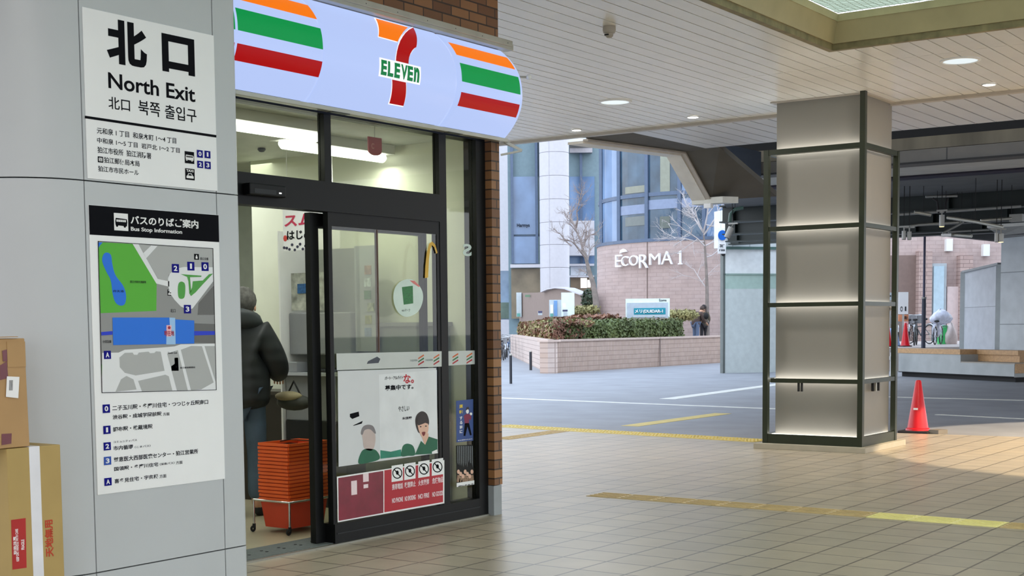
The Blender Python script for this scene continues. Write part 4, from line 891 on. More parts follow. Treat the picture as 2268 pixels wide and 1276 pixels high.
    for s_ in (-1, 1):
        e = MB().ball((0,0,0), .018, 8, (.5, .9, 1.5)); nm.v += []; e.v = [M @ (p + hc_ + V((s_*.09, .0, -.03))) for p in e.v]; obj('ear', e, cols['skin'], t, smooth=180)
        e = MB().ball((0,0,0), .011, 8); e.v = [M @ (p + hc_ + V((s_*.033, .083, .0))) for p in e.v]; obj('eye', e, M_ink, t, smooth=180)
    obj('nose', nm, cols['skin'], t, smooth=180)
    e = MB().ball((0,0,0), .02, 8, (1.1, .4, .35)); e.v = [M @ (p + hc_ + V((0, .084, -.068))) for p in e.v]; obj('mouth', e, pbr('lips', (150, 84, 78), 0.5), t, smooth=180)
    for a, b in (('al', 'tl'), ('ar', 'tr')):
        s = MB(); s.ball((0,0,0), 1, 10, (.052, .13, .05)); c_ = V(P[a])*.35 + V(P[b])*.65; s.v = [M @ V((p.x + c_.x, p.y + c_.y, max(.002, p.z + .045))) for p in s.v]; obj('shoe', s, cols['shoe'], t, smooth=180)
    return t, M, P
M_skin = pbr('skin', (206, 160, 132), 0.5)
def quilt(name, rgb):
    m = pbr(name, rgb, 0.55, var=0.12, scale=4)
    if 'q' not in m:
        t = m.node_tree; b = t.nodes['Principled BSDF']; g = t.nodes.new('ShaderNodeTexCoord'); w_ = t.nodes.new('ShaderNodeTexWave'); w_.bands_direction = 'Z'; w_.inputs['Scale'].default_value = 3.2; w_.inputs['Distortion'].default_value = 1.2
        t.links.new(g.outputs['Object'], w_.inputs['Vector']); bp = t.nodes.new('ShaderNodeBump'); bp.inputs['Strength'].default_value = 0.35; bp.inputs['Distance'].default_value = 0.01
        t.links.new(w_.outputs['Fac'], bp.inputs['Height']); t.links.new(bp.outputs[0], b.inputs['Normal']); m['q'] = 1
    return m
t, Mx, Px = person('person in a dark quilted jacket and jeans standing inside the shop doorway, seen from behind', (-8.0, 7.62, 0.012), math.radians(28), 1.75,
    dict(skin=M_skin, jacket=quilt('jacket_dark', (28, 32, 34)), trousers=pbr('jeans', (70, 88, 108), 0.7, var=0.15, scale=8), hair=pbr('hair_grey', (92, 90, 86), 0.7, var=0.4, scale=30), shoe=M_dark, bulk=1.3),
    dict(hd0=(0,.06,1.55), hd1=(0,.085,1.645), er=(.27,.06,1.15), wr=(.2,.3,1.08), el=(-.27,.06,1.15), wl=(-.2,.3,1.08)))
hd = MB().torus((0,0,0), .105, .068, 2, 20, 8); hd.v = [Mx @ V((p.x*1.12, p.y*.95 - .045, p.z*1.1 + 1.50 - p.y*.4)) for p in hd.v]
obj('hood', hd, quilt('jacket_hood', (48, 54, 56)), t, smooth=180)
bgp = Mx @ V((.33, .28, .82)); bgt = thing('shopping_bag', 'tan and dark bag held at the side of the person in the shop', 'bag', bgp)
bm_ = MB().ball((bgp.x, bgp.y, bgp.z + .05), .16, 14, (1.1, .6, .42)); obj('bag_body', bm_, pbr('bag_dark', (50, 52, 44), 0.7), bgt, smooth=180)
bm_ = MB().ball((bgp.x - .02, bgp.y - .04, bgp.z + .1), .12, 14, (1.1, .7, .35)); obj('bag_flap', bm_, pbr('bag_tan', (150, 138, 104), 0.7), bgt, smooth=180)
obj('bag_handle', MB().tube([(bgp.x - .08, bgp.y, bgp.z + .1), (bgp.x, bgp.y, bgp.z + .22), (bgp.x + .08, bgp.y, bgp.z + .1)], .008), M_dark, bgt)
# ================================================================== FRAMED LIGHT COLUMN
M_frame = pbr('frame_green', (44, 50, 36), 0.38, 0.2, var=0.08); M_pan = pbr('column_panel', (132, 129, 122), 0.5, var=0.02, scale=2); M_led = glow('led_strip', (255, 252, 244), 7.0)
cx0, cx1, cy0, cy1 = -7.06, -5.82, 15.16, 16.30
co = thing('framed_column', 'square column with grey lit panels inside a dark green steel frame on a stone plinth', 'column', ((cx0+cx1)/2, (cy0+cy1)/2, 0))
obj('plinth', MB().box(cx0 - .08, cx1 + .07, cy0 - .08, cy1 + .12, 0, 0.065), pbr('plinth_stone', (172, 164, 146), 0.6, bump=0.1), co, bevel=0.004)
px0, px1, py0, py1 = -6.96, -5.90, 15.30, 16.235
tiers = [0.17, 0.80, 1.69, 2.585, 3.475, 4.095]
for a, b in zip(tiers[:-1], tiers[1:]):
    obj('core_panel', MB().box(px0, px1, py0, py1, a, b), M_pan, co, bevel=0.006)
w_ = 0.062
for x, y in ((cx0, cy0), (cx1 - w_, cy0), (cx1 - w_, cy1 - w_), (cx0, cy1 - w_)):
    obj('post', MB().box(x, x + w_, y, y + w_, 0.065, 3.53 if (x < -6 or y > 16) else 4.1), M_frame, co)
def ringbars(z, h, short=False):
    xs = px0 if short else cx0 + w_
    m = MB().box(xs, cx1 - w_, cy0 + .006, cy0 + w_ - .006, z, z + h); obj('crossbar', m, M_frame, co)
    obj('crossbar', MB().box(cx1 - w_ + .006, cx1 - .006, cy0 + w_, cy1 - w_, z, z + h), M_frame, co)
    obj('crossbar', MB().box(cx0 + .006, cx0 + w_ - .006, cy0 + w_, cy1 - w_, z, z + h), M_frame, co); obj('crossbar', MB().box(cx0 + w_, cx1 - w_, cy1 - w_ + .006, cy1 - .006, z, z + h), M_frame, co)
for z, h, sh in ((0.065, 0.11, False), (0.79, 0.05, True), (1.685, 0.05, False), (2.58, 0.05, False), (3.47, 0.06, False)):
    ringbars(z, h, sh)
    L = MB().box(px0, px1, cy0 + w_ - .004, py0 - .002, z + h - .012, z + h - .006)
    L.box(px1 + .001, cx1 - w_ + .004, py0, py1, z + h - .012, z + h - .006).box(cx0 + w_ - .004, px0 - .002, py0, py1, z + h - .012, z + h - .006)
    obj('led_strip', L, M_led, co)
for x in (-6.62, -6.58): obj('hook', MB().box(x, x + .018, cy0 + .01, cy0 + .04, 0.69, 0.79), M_dark, co)
for y in (15.55, 15.63, 15.72): obj('hook', MB().box(cx1 - .045, cx1 - .015, y, y + .03, 0.69, 0.79), M_dark if y != 15.63 else M_alu, co)
obj('ceiling_collar', MB().box(px0 - .06, px1 + .06, py0 - .05, py1 + .06, 4.085, 4.1), M_trim, co)

# ================================================================== TRAFFIC CONES
M_cone = pbr('cone_red', (204, 24, 36), 0.35, var=0.04); M_rub = pbr('rubber_black', (34, 30, 32), 0.7)
tc_ = thing('traffic_cone', 'red traffic cone with black rubber base at the right of the framed column', 'traffic cone', (-6.33, 18.55, 0))
CX_, CY_ = -6.33, 18.55; CZ = -0.02
obj('cone', MB().lathe([(.165, .035), (.16, .06), (.14, .07), (.04, .70), (.028, .72), (.001, .722)], (CX_, CY_, CZ), 28), M_cone, tc_, smooth=40)
bs_ = MB().bar((CX_ - .21, CY_, CZ + .018), (CX_ + .21, CY_, CZ + .018), .42, .034); obj('base', bs_, M_rub, tc_, bevel=0.01)
p = onp(2028, 906, 1, CY_ - .1); obj('label', MB().box(p.x - .025, p.x + .03, CY_ - .118, CY_ - .10, p.z - .012, p.z + .014), M_paper, tc_)
strip('kerb_block', (-6.10, 18.5), (-5.95, 18.45), 0.2, pbr('kerb', (120, 112, 100), 0.7), 'small grey kerb block beside the red traffic cone', 'kerb', -0.02, 0.06)

# ================================================================== VIADUCT AND ROOF EDGE BEYOND THE CONCOURSE
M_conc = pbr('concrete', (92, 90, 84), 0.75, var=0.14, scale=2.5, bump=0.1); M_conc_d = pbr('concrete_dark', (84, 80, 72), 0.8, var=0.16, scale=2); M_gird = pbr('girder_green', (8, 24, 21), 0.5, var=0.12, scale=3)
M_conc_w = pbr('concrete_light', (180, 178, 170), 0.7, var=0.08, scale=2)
XE = -9.62
ed = thing('roof_edge_beam', 'dark roof edge beam with pale trim ending in a slanted haunch left of the viaduct', 'beam', (-10, 18, 3.3), kind='structure')
XT = -10.3
top = [onx(a, b, XT) for a, b in ((1200, 312), (1250, 305), (1504, 338), (1560, 437))]
ins = [V((XE, 16.3, 4.1)), V((XE, 19.1, 4.1))]
prof = [(14.9, 3.90), (18.98, 4.05), (19.75, 3.47)]
pr = [onx(a, b, XT) for a, b in ((1240, 311), (1508, 345), (1563, 443))]
y1, z1, y2, z2 = pr[1].y, pr[1].z, pr[2].y, pr[2].z
ya = 16.3; za = pr[0].z + (ya - pr[0].y) * (pr[1].z - pr[0].z) / (pr[1].y - pr[0].y)
def edge(name, off, th, mat, x0, x1):
    m = MB(); P_ = [(ya, za + off), (y1, z1 + off), (y2 + off*.3, z2), (y2 + off*.3 + th*1.15, z2), (y1 + th*.35, z1 + off + th), (ya, za + off + th)]
    m.prism([(x0, a, b) for a, b in P_], (x1 - x0, 0, 0)); return obj(name, m, mat, ed)
edge('outer_trim', 0.0, 0.035, pbr('trim_cream', (214, 208, 196), 0.45), XT - .25, XT); edge('inner_trim', 0.025, 0.03, M_trim, XT, XT + .08)
sof = MB(); q = [V((XT + .05, ya, za + .06)), V((XT + .05, y1 + .03, z1 + .06)), V((XE, 19.1, 4.16)), V((XE, 16.3, 4.12))]
sof.prism(q, (0, 0, .05)); sof.prism([V((XT + .05, y1 + .02, z1 + .06)), V((XT + .05, y2 + .1, z2)), V((XE, y2 + 1.2, z2 + .1)), V((XE, 19.1, 4.16))], (0, .12, .05))
obj('soffit', sof, M_conc_d, ed)
obj('end_block', MB().prism([V((XT - .25, y2, z2 - .06)), V((XT + .3, y2, z2 - .06)), V((XT + .45, y2 + .25, z2 - .06)), V((XT - .25, y2 + .25, z2 - .06))], (0, 0, .1)), M_alu, ed)
obj('end_lamp', MB().box(XT - .02, XT + .1, y2 - .03, y2 + .06, z2 - .13, z2 - .06), M_white, ed)
def span(name, label, y, ztop, zbot, depth, mat, pxl, kind='structure', x1=6.0):
    xl = ony(pxl, 400, y).x
    return obj(name, MB().box(xl, x1, y, y + depth, zbot, ztop), mat, label=label, cat='beam', kind=kind)
zt = lambda px, py, y: ony(px, py, y).z
Y1_ = 22.0
span('viaduct_beam', 'upper concrete viaduct beam with rust stains behind the framed column', Y1_, zt(2200, 289, Y1_), zt(2200, 317, Y1_), .5, pbr('concrete_stained', (104, 97, 82), 0.8, var=0.35, scale=1.6, stretch=(1.2, 1, .15)), 1588)
t = span('viaduct_beam', 'second concrete viaduct beam of long blocks below the stained beam', Y1_ - .3, zt(2200, 318, Y1_ - .3), zt(2200, 345, Y1_ - .3), .7, bricks('viaduct_blocks', (78, 75, 70), (84, 80, 74), (34, 33, 32), 1.4, 0.9, 0.012, 'y', off=0.0, origin=(0, 3.6)), 1560)
obj('viaduct_ledge', MB().box(ony(1566, 400, 21.7).x, 6, 21.66, 21.7, zt(2200, 349, 21.66), zt(2200, 345, 21.66)), M_dark, label='thin dark ledge under the viaduct block beam', cat='beam', kind='structure')
def slope(name, label, yA, pyA, yB, pyB, mat, pxl, th=.08):
    zA, zB = zt(2200, pyA, yA), zt(2200, pyB, yB); xl = ony(pxl, 400, yA).x; xr = ony(pxl + 25, 400, yB).x
    return obj(name, MB().prism([(xl, yA, zA), (6, yA, zA), (6, yB, zB), (xr, yB, zB)], (0, 0, th)), mat, label=label, cat='slab', kind='structure')
slope('viaduct_soffit', 'pale concrete soffit under the viaduct blocks', 22.2, 349, 24.4, 376, M_conc_w, 1570)
obj('viaduct_pipe', MB().tube([V((ony(1590, 400, 24.4).x, 24.4, zt(2200, 380, 24.4))), V((6, 24.4, zt(2200, 380, 24.4)))], .045), pbr('pipe_violet', (44, 42, 58), 0.5), label='dark violet pipe running along the viaduct soffit', cat='pipe')
slope('viaduct_soffit', 'grey curved concrete soffit above the green girders', 24.6, 386, 28, 424, pbr('concrete_grey', (92, 93, 92), 0.75, var=0.12, scale=2), 1585)
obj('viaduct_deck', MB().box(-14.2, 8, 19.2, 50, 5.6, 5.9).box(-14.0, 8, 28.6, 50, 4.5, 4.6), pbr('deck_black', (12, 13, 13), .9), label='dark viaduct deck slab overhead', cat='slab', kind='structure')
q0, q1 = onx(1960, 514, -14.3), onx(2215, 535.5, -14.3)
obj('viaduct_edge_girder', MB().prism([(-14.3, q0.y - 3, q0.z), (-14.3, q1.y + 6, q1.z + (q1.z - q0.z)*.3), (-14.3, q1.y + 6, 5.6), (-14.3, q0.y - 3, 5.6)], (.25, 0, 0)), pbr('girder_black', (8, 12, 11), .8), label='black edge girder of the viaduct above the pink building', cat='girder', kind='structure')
obj('added_shade_filler', MB().box(ony(1562, 330, 22.2).x, 6, 22.3, 22.45, zt(2200, 300, 22.2), 5.6), M_dark, label='dark filler added to close the gap between outer ceiling and upper viaduct beam', cat='gap', kind='structure')  # dark box added so the bright sliver above the beam reads as shade
obj('roof_end_block', MB().box(ony(1556, 350, 20).x, ony(1590, 350, 20).x, 20.0, 21.6, zt(1575, 374, 20), zt(1575, 316, 20)), pbr('block_blue_grey', (46, 54, 66), .6), label='dark blue grey end block between the outer ceiling and the viaduct beams', cat='beam', kind='structure')
obj('viaduct_vent', MB().prism([ony(a, b, 22.9) + V((0, 0, -.02)) for a, b in ((1593, 401), (1621, 398), (1629, 412), (1600, 414))], (0, .2, .04)), pbr('vent_grille', (66, 64, 62), 0.6, var=0.3, scale=60), label='square dark vent grille in the pale viaduct soffit', cat='vent')
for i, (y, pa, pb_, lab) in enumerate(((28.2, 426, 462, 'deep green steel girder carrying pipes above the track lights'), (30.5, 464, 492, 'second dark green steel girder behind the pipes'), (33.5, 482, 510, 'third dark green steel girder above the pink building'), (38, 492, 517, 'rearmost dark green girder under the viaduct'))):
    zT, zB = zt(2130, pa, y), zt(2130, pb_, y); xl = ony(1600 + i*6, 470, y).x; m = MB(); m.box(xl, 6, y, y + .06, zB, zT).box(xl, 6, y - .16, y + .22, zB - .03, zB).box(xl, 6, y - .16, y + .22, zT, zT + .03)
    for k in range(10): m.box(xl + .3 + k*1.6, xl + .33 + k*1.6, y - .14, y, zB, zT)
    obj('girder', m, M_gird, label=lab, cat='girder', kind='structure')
M_pipe = pbr('conduit_grey', (150, 150, 146), 0.45, 0.3)
def roof_z(y): return zt(2200, 386, 24.6) + (zt(2200, 424, 28) - zt(2200, 386, 24.6))*(y - 24.6)/3.4 + .04 if y < 28 else 4.52
def pipe(pts, r, label, mat=None):
    mp_ = at(*pts[len(pts)//2]); t = thing('conduit_pipe', label, 'pipe', mp_)
    obj('tube', MB().tube([at(*p_) for p_ in pts], r, 8), mat or M_pipe, t, smooth=50); obj('hanger', MB().tube([mp_, V((mp_.x, mp_.y, roof_z(mp_.y)))], .006, 5), M_dark, t); return t
pipe([(1992, 475, 27.8), (2130, 466, 27.4), (2262, 457, 27)], .03, 'long grey conduit along the lower edge of the green girder')
pipe([(2025, 470, 26), (2045, 473, 26), (2062, 476, 26)], .035, 'short thick grey pipe stub left of the hanging track light', M_alu)
pipe([(2098, 482, 25), (2160, 491, 24.6), (2222, 503, 24.2)], .03, 'grey pipe slanting down to the right of the hanging track light', M_alu)
pipe([(2015, 501, 30), (2035, 498, 30), (2128, 492, 30), (2175, 488, 30)], .03, 'grey pipe behind the hanging track light', M_alu)
pipe([(2088, 517, 28), (2125, 497, 28), (2134, 491, 28)], .025, 'thin slanted pipe leading to the small junction box')
pipe([(2100, 514, 30), (2190, 509, 30)], .022, 'thin pipe above the pink building at right')
pipe([(2172, 489, 26), (2240, 484, 26)], .03, 'pipe ending at the grey junction box at right', M_alu)
pipe([(2066, 439, 27), (2076, 446, 27), (2079, 472, 27)], .02, 'left curved hanger cable of the track light', M_rub)
pipe([(2100, 439, 27), (2095, 448, 27), (2093, 472, 27)], .02, 'right curved hanger cable of the track light', M_rub)
pipe([(2050, 436, 27.4), (2120, 434, 27.4)], .025, 'horizontal cable tray on the green girder')
pipe([(1616, 492, 27), (1618, 474, 27), (1628, 464, 27), (1646, 460, 27)], .035, 'curved green pipe above the grey shelter wall', pbr('pipe_green', (72, 100, 92), 0.5))
j = at(2252, 483, 26); obj('junction_box', MB().box(j.x - .12, j.x + .12, j.y - .08, j.y + .08, j.z - .07, j.z + .07), M_pipe, label='grey junction box on the pipes at the right edge', cat='box')
j = at(2097, 521, 28); obj('junction_box', MB().box(j.x - .1, j.x + .1, j.y - .05, j.y + .05, j.z - .03, j.z + .03), M_white, label='small white junction box at the end of the slanted pipe', cat='box')
pipe([(2108, 520, 28), (2152, 523, 27.6)], .035, 'short light tube beside the small white junction box', M_alu)
M_spot = pbr('track_light', (168, 168, 164), 0.4, 0.2)
def spot(px, py, d, L, r, label, tilt=(0, 0, -1), lit=False):
    c = at(px, py, d); tl_ = V(tilt).normalized(); t = thing('track_light', label, 'spotlight', c, 'track lights under the viaduct'); a, b = c - tl_*L/2, c + tl_*L/2
    obj('lamp_can', MB().tube([a, b], r, 14), M_spot, t, smooth=50); obj('lens', MB().tube([b, b + tl_*.006], r*.85, 14), glow('lens_on', (255, 236, 150), 3.0) if lit else M_dark, t)
    obj('bracket', MB().bar(a, a - tl_*.08, .02, .02).bar(a - tl_*.08 + V((-.1, 0, 0)), a - tl_*.08 + V((.1, 0, 0)), .03, .03), M_pipe, t); obj('hanger', MB().bar(a - tl_*.08, V((a.x, a.y, roof_z(a.y))), .012, .012), M_dark, t)
spot(2086, 489, 26, .22, .05, 'cylinder track light with a lit yellow lens hanging below the girder', lit=True)
spot(2002, 521, 26, .16, .04, 'left one of the two track lights beside the framed column'); spot(2014, 522, 26, .15, .04, 'right one of the two track lights beside the framed column')
spot(2207, 526, 25, .16, .035, 'left one of the two track lights by the right concrete pillar'); spot(2217, 527, 25, .15, .05, 'right one of the two track lights by the right concrete pillar', lit=True)
spot(1615, 515, 27, .22, .06, 'white spotlight tilted down over the grey shelter wall', tilt=(-.4, -.2, -1))
obj('cable_tray', MB().prism([at(2186, 505, 26), at(2268, 500, 25), at(2285, 515, 25), at(2215, 522, 26)], (0, 0, .06)), M_pipe, label='grey cable tray at the right edge above the concrete pillar', cat='tray')
# right pillar, shutter wall, bench
M_pil = bricks('pillar_panels', (202, 207, 210), (196, 201, 205), (140, 146, 150), 1.0, 1.4, 0.012, 'y', off=0.0, rough=0.6)
b0, b1 = onz(1990, 833.5, -.02), onz(2246, 847, -.02)
u = (b1 - b0); LB = u.length; u.normalize(); n_ = V((-u.y, u.x, 0)); 
if n_.y < 0: n_ = -n_
pl_c = at(2215, 700, 37.6); dirp = u
pm = MB(); a = V((pl_c.x, pl_c.y, 0)); pm.prism([a + V((0, 0, -.02)), a + u*4 + V((0, 0, -.02)), a + u*4 + n_*1.5 + V((0, 0, -.02)), a + n_*1.5 + V((0, 0, -.02))], (0, 0, 3.75))
obj('wall_pillar_right', pm, M_pil, label='grey panelled viaduct pillar at the right edge', cat='pillar', kind='structure')
a1, a2 = at(2133, 763, 41.5), at(2212, 765, 38.2); 
pm = MB(); pm.prism([V((a1.x, a1.y, -.02)), V((a2.x, a2.y, -.02)), V((a2.x, a2.y, 3.05)), V((a1.x, a1.y, 2.95))], n_*.12)
obj('wall_shutter', pm, bricks('shutter_panels', (192, 196, 202), (198, 202, 208), (156, 160, 166), 3.0, 1.9, 0.012, 'x', off=0.0, rough=0.5), label='grey panel wall between the pink building and the right pillar', cat='wall', kind='structure')
pm = MB(); pm.bar(V((a1.x, a1.y, 2.97)) - n_*.03, V((a2.x, a2.y, 3.07)) - n_*.03, .1, .06).bar(V((a1.x, a1.y, 0)) - n_*.03, V((a1.x, a1.y, 2.97)) - n_*.03, .14, .1).bar(V((a2.x, a2.y, 0)) - n_*.03, V((a2.x, a2.y, 3.05)) - n_*.03, .14, .1)
obj('trim_2', pm, pbr('trim_steel', (150, 156, 158), 0.4, .3), label='pale steel edge trim of the grey panel wall at right', cat='trim', kind='structure')
bn = thing('stepped_bench', 'stepped concrete bench with wooden tops in front of the grey panel wall', 'bench', b0)
def bblock(name, u0, u1, v0, v1, z0, z1, mat): 
    m = MB(); P_ = [b0 + u*u0 + n_*v0, b0 + u*u1 + n_*v0, b0 + u*u1 + n_*v1, b0 + u*u0 + n_*v1]; return obj(name, m.prism([V((p_.x, p_.y, z0)) for p_ in P_], (0, 0, z1 - z0)), mat, bn)
M_ben = pbr('bench_concrete', (168, 172, 172), 0.7, var=0.08, scale=3); M_wood = pbr('bench_wood', (186, 148, 106), 0.5, var=0.15, scale=3, stretch=(1, 8, 8))
U1 = LB*0.565
bblock('plinth', .05, LB - .05, .08, .95, -.02, .10, M_dark); bblock('lower_block', 0, LB, 0, 1.0, .10, .42, M_ben); bblock('upper_block', 0, U1, 0, 1.0, .42, .63, M_ben)
bblock('wood_top', -.02, U1 + .0, -.02, .5, .63, .76, M_wood); bblock('back_seat', -.02, LB*.9, .5, 1.0, .63, .745, M_wood); bblock('seat_back', U1, LB*.9, .55, 1.0, .42, .63, M_wood)
bblock('lower_seat', U1 + .01, LB + .02, .0, .54, .42, .45, pbr('bench_top', (158, 150, 138), 0.6))
bblock('end_cap', LB, LB + .03, .02, .95, .2, .44, M_wood)
obj('painted_shadow_strip', MB().prism([V((p_.x, p_.y, .10)) for p_ in (b0 + n_*-.004, b1 + n_*-.004, b1, b0)], (0, 0, .02)), M_dark, bn)  # dark strip painted as shade along the foot of the lower block

# grey shelter wall left of the framed column
M_shel = bricks('shelter_panels', (222, 226, 226), (216, 222, 224), (170, 176, 180), 0.45, 6.0, 0.012, 'x', off=0.0, rough=0.5)
s0, s1 = at(1606, 810, 42.0), at(1720, 810, 42.5)
sd = V((s1.x - s0.x, s1.y - s0.y, 0)).normalized(); sn = V((sd.y, -sd.x, 0))
if sn.y > 0: sn = -sn
sh = thing('grey_shelter', 'grey panelled shelter wall with green tinted glass left of the framed column', 'shelter', (s0.x, s0.y, 0), kind='structure')
zpx = lambda py, d=42.0: at(1640, py, d).z
def sblock(name, z0, z1, off, th, mat, l=2.6): 
    m = MB(); A = V((s0.x, s0.y, z0)) + sn*off; return obj(name, m.prism([A, A + sd*l, A + sd*l - sn*th, A - sn*th], (0, 0, z1 - z0)), mat, sh)
sblock('upper_wall', zpx(548), zpx(488) + .3, 0, .8, M_shel); sblock('frame_beam', zpx(553), zpx(547), .06, .2, pbr('frame_teal', (84, 112, 106), 0.4))
sblock('white_panel', zpx(606), zpx(553), 0, .1, pbr('panel_pale', (238, 242, 242), 0.5)); sblock('ledge', zpx(609), zpx(606), .03, .1, pbr('ledge_green', (150, 172, 164), 0.5))
sblock('tinted_glass', zpx(640), zpx(609), .0, .1, pbr('glass_teal', (176, 200, 190), 0.25)); sblock('lower_panel', -.02, zpx(640), 0, .1, pbr('panel_grey_teal', (206, 214, 212), 0.4))
m = MB(); A = V((s0.x, s0.y, -.02)) - sd*.1; m.bar(A, A + V((0, 0, zpx(550))), .09, .09); m.bar(A + sd*.07 - sn*.02, A + sd*.07 - sn*.02 + V((0, 0, zpx(552))), .04, .05)
obj('frame_post', m, pbr('frame_grey', (112, 118, 116), 0.4, .3), sh)
obj('post_cap', MB().ball(A + V((0, 0, zpx(562))) + sn*.06, .07, 8), M_rub, sh)
sp = thing('blue_road_sign', 'white sign with a blue disc beside the grey shelter wall', 'sign', at(1600, 560, 41.5))
c0, c1 = at(1589, 562, 41.5), at(1607, 505, 41.5)
def facing(p): d = V((-p.x, -p.y, 0)).normalized(); return d, V((-d.y, d.x, 0))   # towards the street viewer, to the right
def facebox(name, px0, py0, px1, py1, d, th, mat, par=None, **k):
    """upright slab seen face-on from the concourse side; px rectangle at distance d fixes its size"""
    A, B_ = at(px0, py1, d), at(px1, py0, d); f_ = V((ray(1134, PCY).x, ray(1134, PCY).y, 0)).normalized(); r_ = V((f_.y, -f_.x, 0)); wd = (B_ - A).dot(r_)
    m = MB().prism([A, A + r_*wd, V((A.x, A.y, B_.z)) + r_*wd, V((A.x, A.y, B_.z))], f_*th); return obj(name, m, mat, par, **k)
FWD = V((ray(1134, PCY).x, ray(1134, PCY).y, 0)).normalized(); RGT = V((FWD.y, -FWD.x, 0))
def facetext(body, px0, py0, px1, py1, d, bold, mat, par, name='lettering', th=.02):
    A, B_ = at(px0, py1, d), at(px1, py0, d); return obj(name, text_mb(body, A, RGT, UZ, -FWD, (B_ - A).dot(RGT), B_.z - A.z, bold, th), mat, par)
facebox('plate', 1590, 505, 1607, 562, 41.5, .05, M_paper, sp)
c = at(1600, 521, 41.4); dk = MB(); dk.prism([c + RGT*.13*math.cos(i*math.pi/10) + UZ*.15*math.sin(i*math.pi/10) for i in range(20)], FWD*.02); obj('blue_disc', dk, pbr('road_sign_blue', (0, 96, 190), 0.4), sp)
facetext('銀行', 1593, 541, 1605, 549, 41.4, .03, M_grey_ink, sp); facetext('駐車場', 1593, 552, 1605, 557, 41.4, .03, M_grey_ink, sp)
# ================================================================== BUILDINGS ACROSS THE FORECOURT
M_bb = bricks('pink_tiles', (190, 170, 165), (184, 163, 157), (174, 154, 148), 0.5, 0.16, 0.012, 'u', off=0.5, rough=0.7)
M_mul = pbr('mullion_blue', (84, 100, 124), 0.4, .3); M_win = pbr('window_blue', (108, 134, 168), 0.05, var=0.3, scale=.5, spec=0.6); M_win_d = pbr('window_teal', (60, 84, 104), 0.05, var=0.5, scale=.8, spec=0.6); M_spand = pbr('spandrel', (128, 142, 170), 0.35)
M_stone = pbr('pale_stone', (196, 194, 199), 0.6, var=0.03)
DC = at(1592, 706, 63.5); DC.z = 0; RD = 5.6
def on_drum(px, py, R=None):
    R = R or RD; d = ray(px, py); a = d.x*d.x + d.y*d.y; b = -2*(d.x*DC.x + d.y*DC.y); c = DC.x**2 + DC.y**2 - R*R; ds = max(0, b*b - 4*a*c); return EYEP + d*((-b - math.sqrt(ds))/(2*a))
zd = lambda px, py, R=None: on_drum(px, py, R).z
ZB = zd(1440, 534.5); ang = lambda px, R=None: math.atan2(on_drum(px, 600, R).y - DC.y, on_drum(px, 600, R).x - DC.x)
eb = thing('round_building', 'round corner building with pink tiled base and curved blue glass above', 'building', DC)
def arcwall(name, R, a0, a1, z0, z1, mat, th=.3, n=24, parent=None):
    m = MB()
    P_ = [(DC.x + R*math.cos(a0 + (a1-a0)*i/n), DC.y + R*math.sin(a0 + (a1-a0)*i/n)) for i in range(n + 1)]; Q_ = [(DC.x + (R-th)*math.cos(a0 + (a1-a0)*i/n), DC.y + (R-th)*math.sin(a0 + (a1-a0)*i/n)) for i in range(n + 1)]
    for i in range(n): m.prism([(*P_[i], z0), (*P_[i+1], z0), (*Q_[i+1], z0), (*Q_[i], z0)], (0, 0, z1 - z0))
    return obj(name, m, mat, parent or eb)
aL = ang(1313) - .25; aR = ang(1592) + .9
arcwall('tiled_base', RD, aL, aR, -.05, ZB, M_bb, 1.0)
arcwall('sill_band', RD + .03, aL, aR, ZB - .02, ZB + .12, M_mul, .4)
Rg = RD - .12; zmid = zd(1440, 431, Rg); ztop = 13.0
edges_ = [1313.5, 1334, 1373, 1434, 1506, 1560, 1640]
A_ = [ang(e, Rg) if i else aL for i, e in enumerate(edges_)]
for i in range(len(A_) - 1):
    mt = [pbr('window_sky_reflection', (214, 228, 240), 0.08, var=.1, scale=.4), M_win, M_win_d, M_win_d, M_win_d, M_win][i]  # leftmost pane is paler: sky reflection painted into its colour
    w1 = arcwall('window', Rg, A_[i] , A_[i+1], ZB + .12, zmid, mt, .1, 3); w2 = arcwall('window', Rg, A_[i], A_[i+1], zmid, ztop, [mt, M_win, M_win_d, M_win_d, M_win, M_win][i], .1, 3)
    m = MB(); a = A_[i+1]; m.bar((DC.x + (Rg+.03)*math.cos(a), DC.y + (Rg+.03)*math.sin(a), ZB), (DC.x + (Rg+.03)*math.cos(a), DC.y + (Rg+.03)*math.sin(a), ztop), .16, .14); obj('mullion', m, M_mul, eb)
arcwall('transom', Rg + .05, aL, aR, zmid - .08, zmid + .08, M_mul, .2)
for pa, pb_, y0, y1, mt in ((1434, 1506, 444, 465, M_spand), (1374, 1434, 458, 478, M_spand), (1506, 1562, 440, 460, M_spand), (1386, 1430, 415, 430, pbr('blind_cream', (140, 142, 128), .5)), (1386, 1430, 482, 502, pbr('blind_pale', (116, 122, 120), .5)), (1462, 1484, 480, 506, pbr('room_pale', (96, 104, 98), .5)), (1463, 1484, 345, 425, pbr('column_cream', (140, 144, 130), .5))):
    arcwall('blind', Rg + .02, ang(pa, Rg), ang(pb_, Rg), zd(pa, y1, Rg), zd(pa, y0, Rg), mt, .06, 3)
obj('tile_joint', MB().bar(on_drum(1433.5, 690) + V((0, 0, -1)), on_drum(1433.5, 536), .03, .03), pbr('joint', (120, 104, 98), .7), eb)
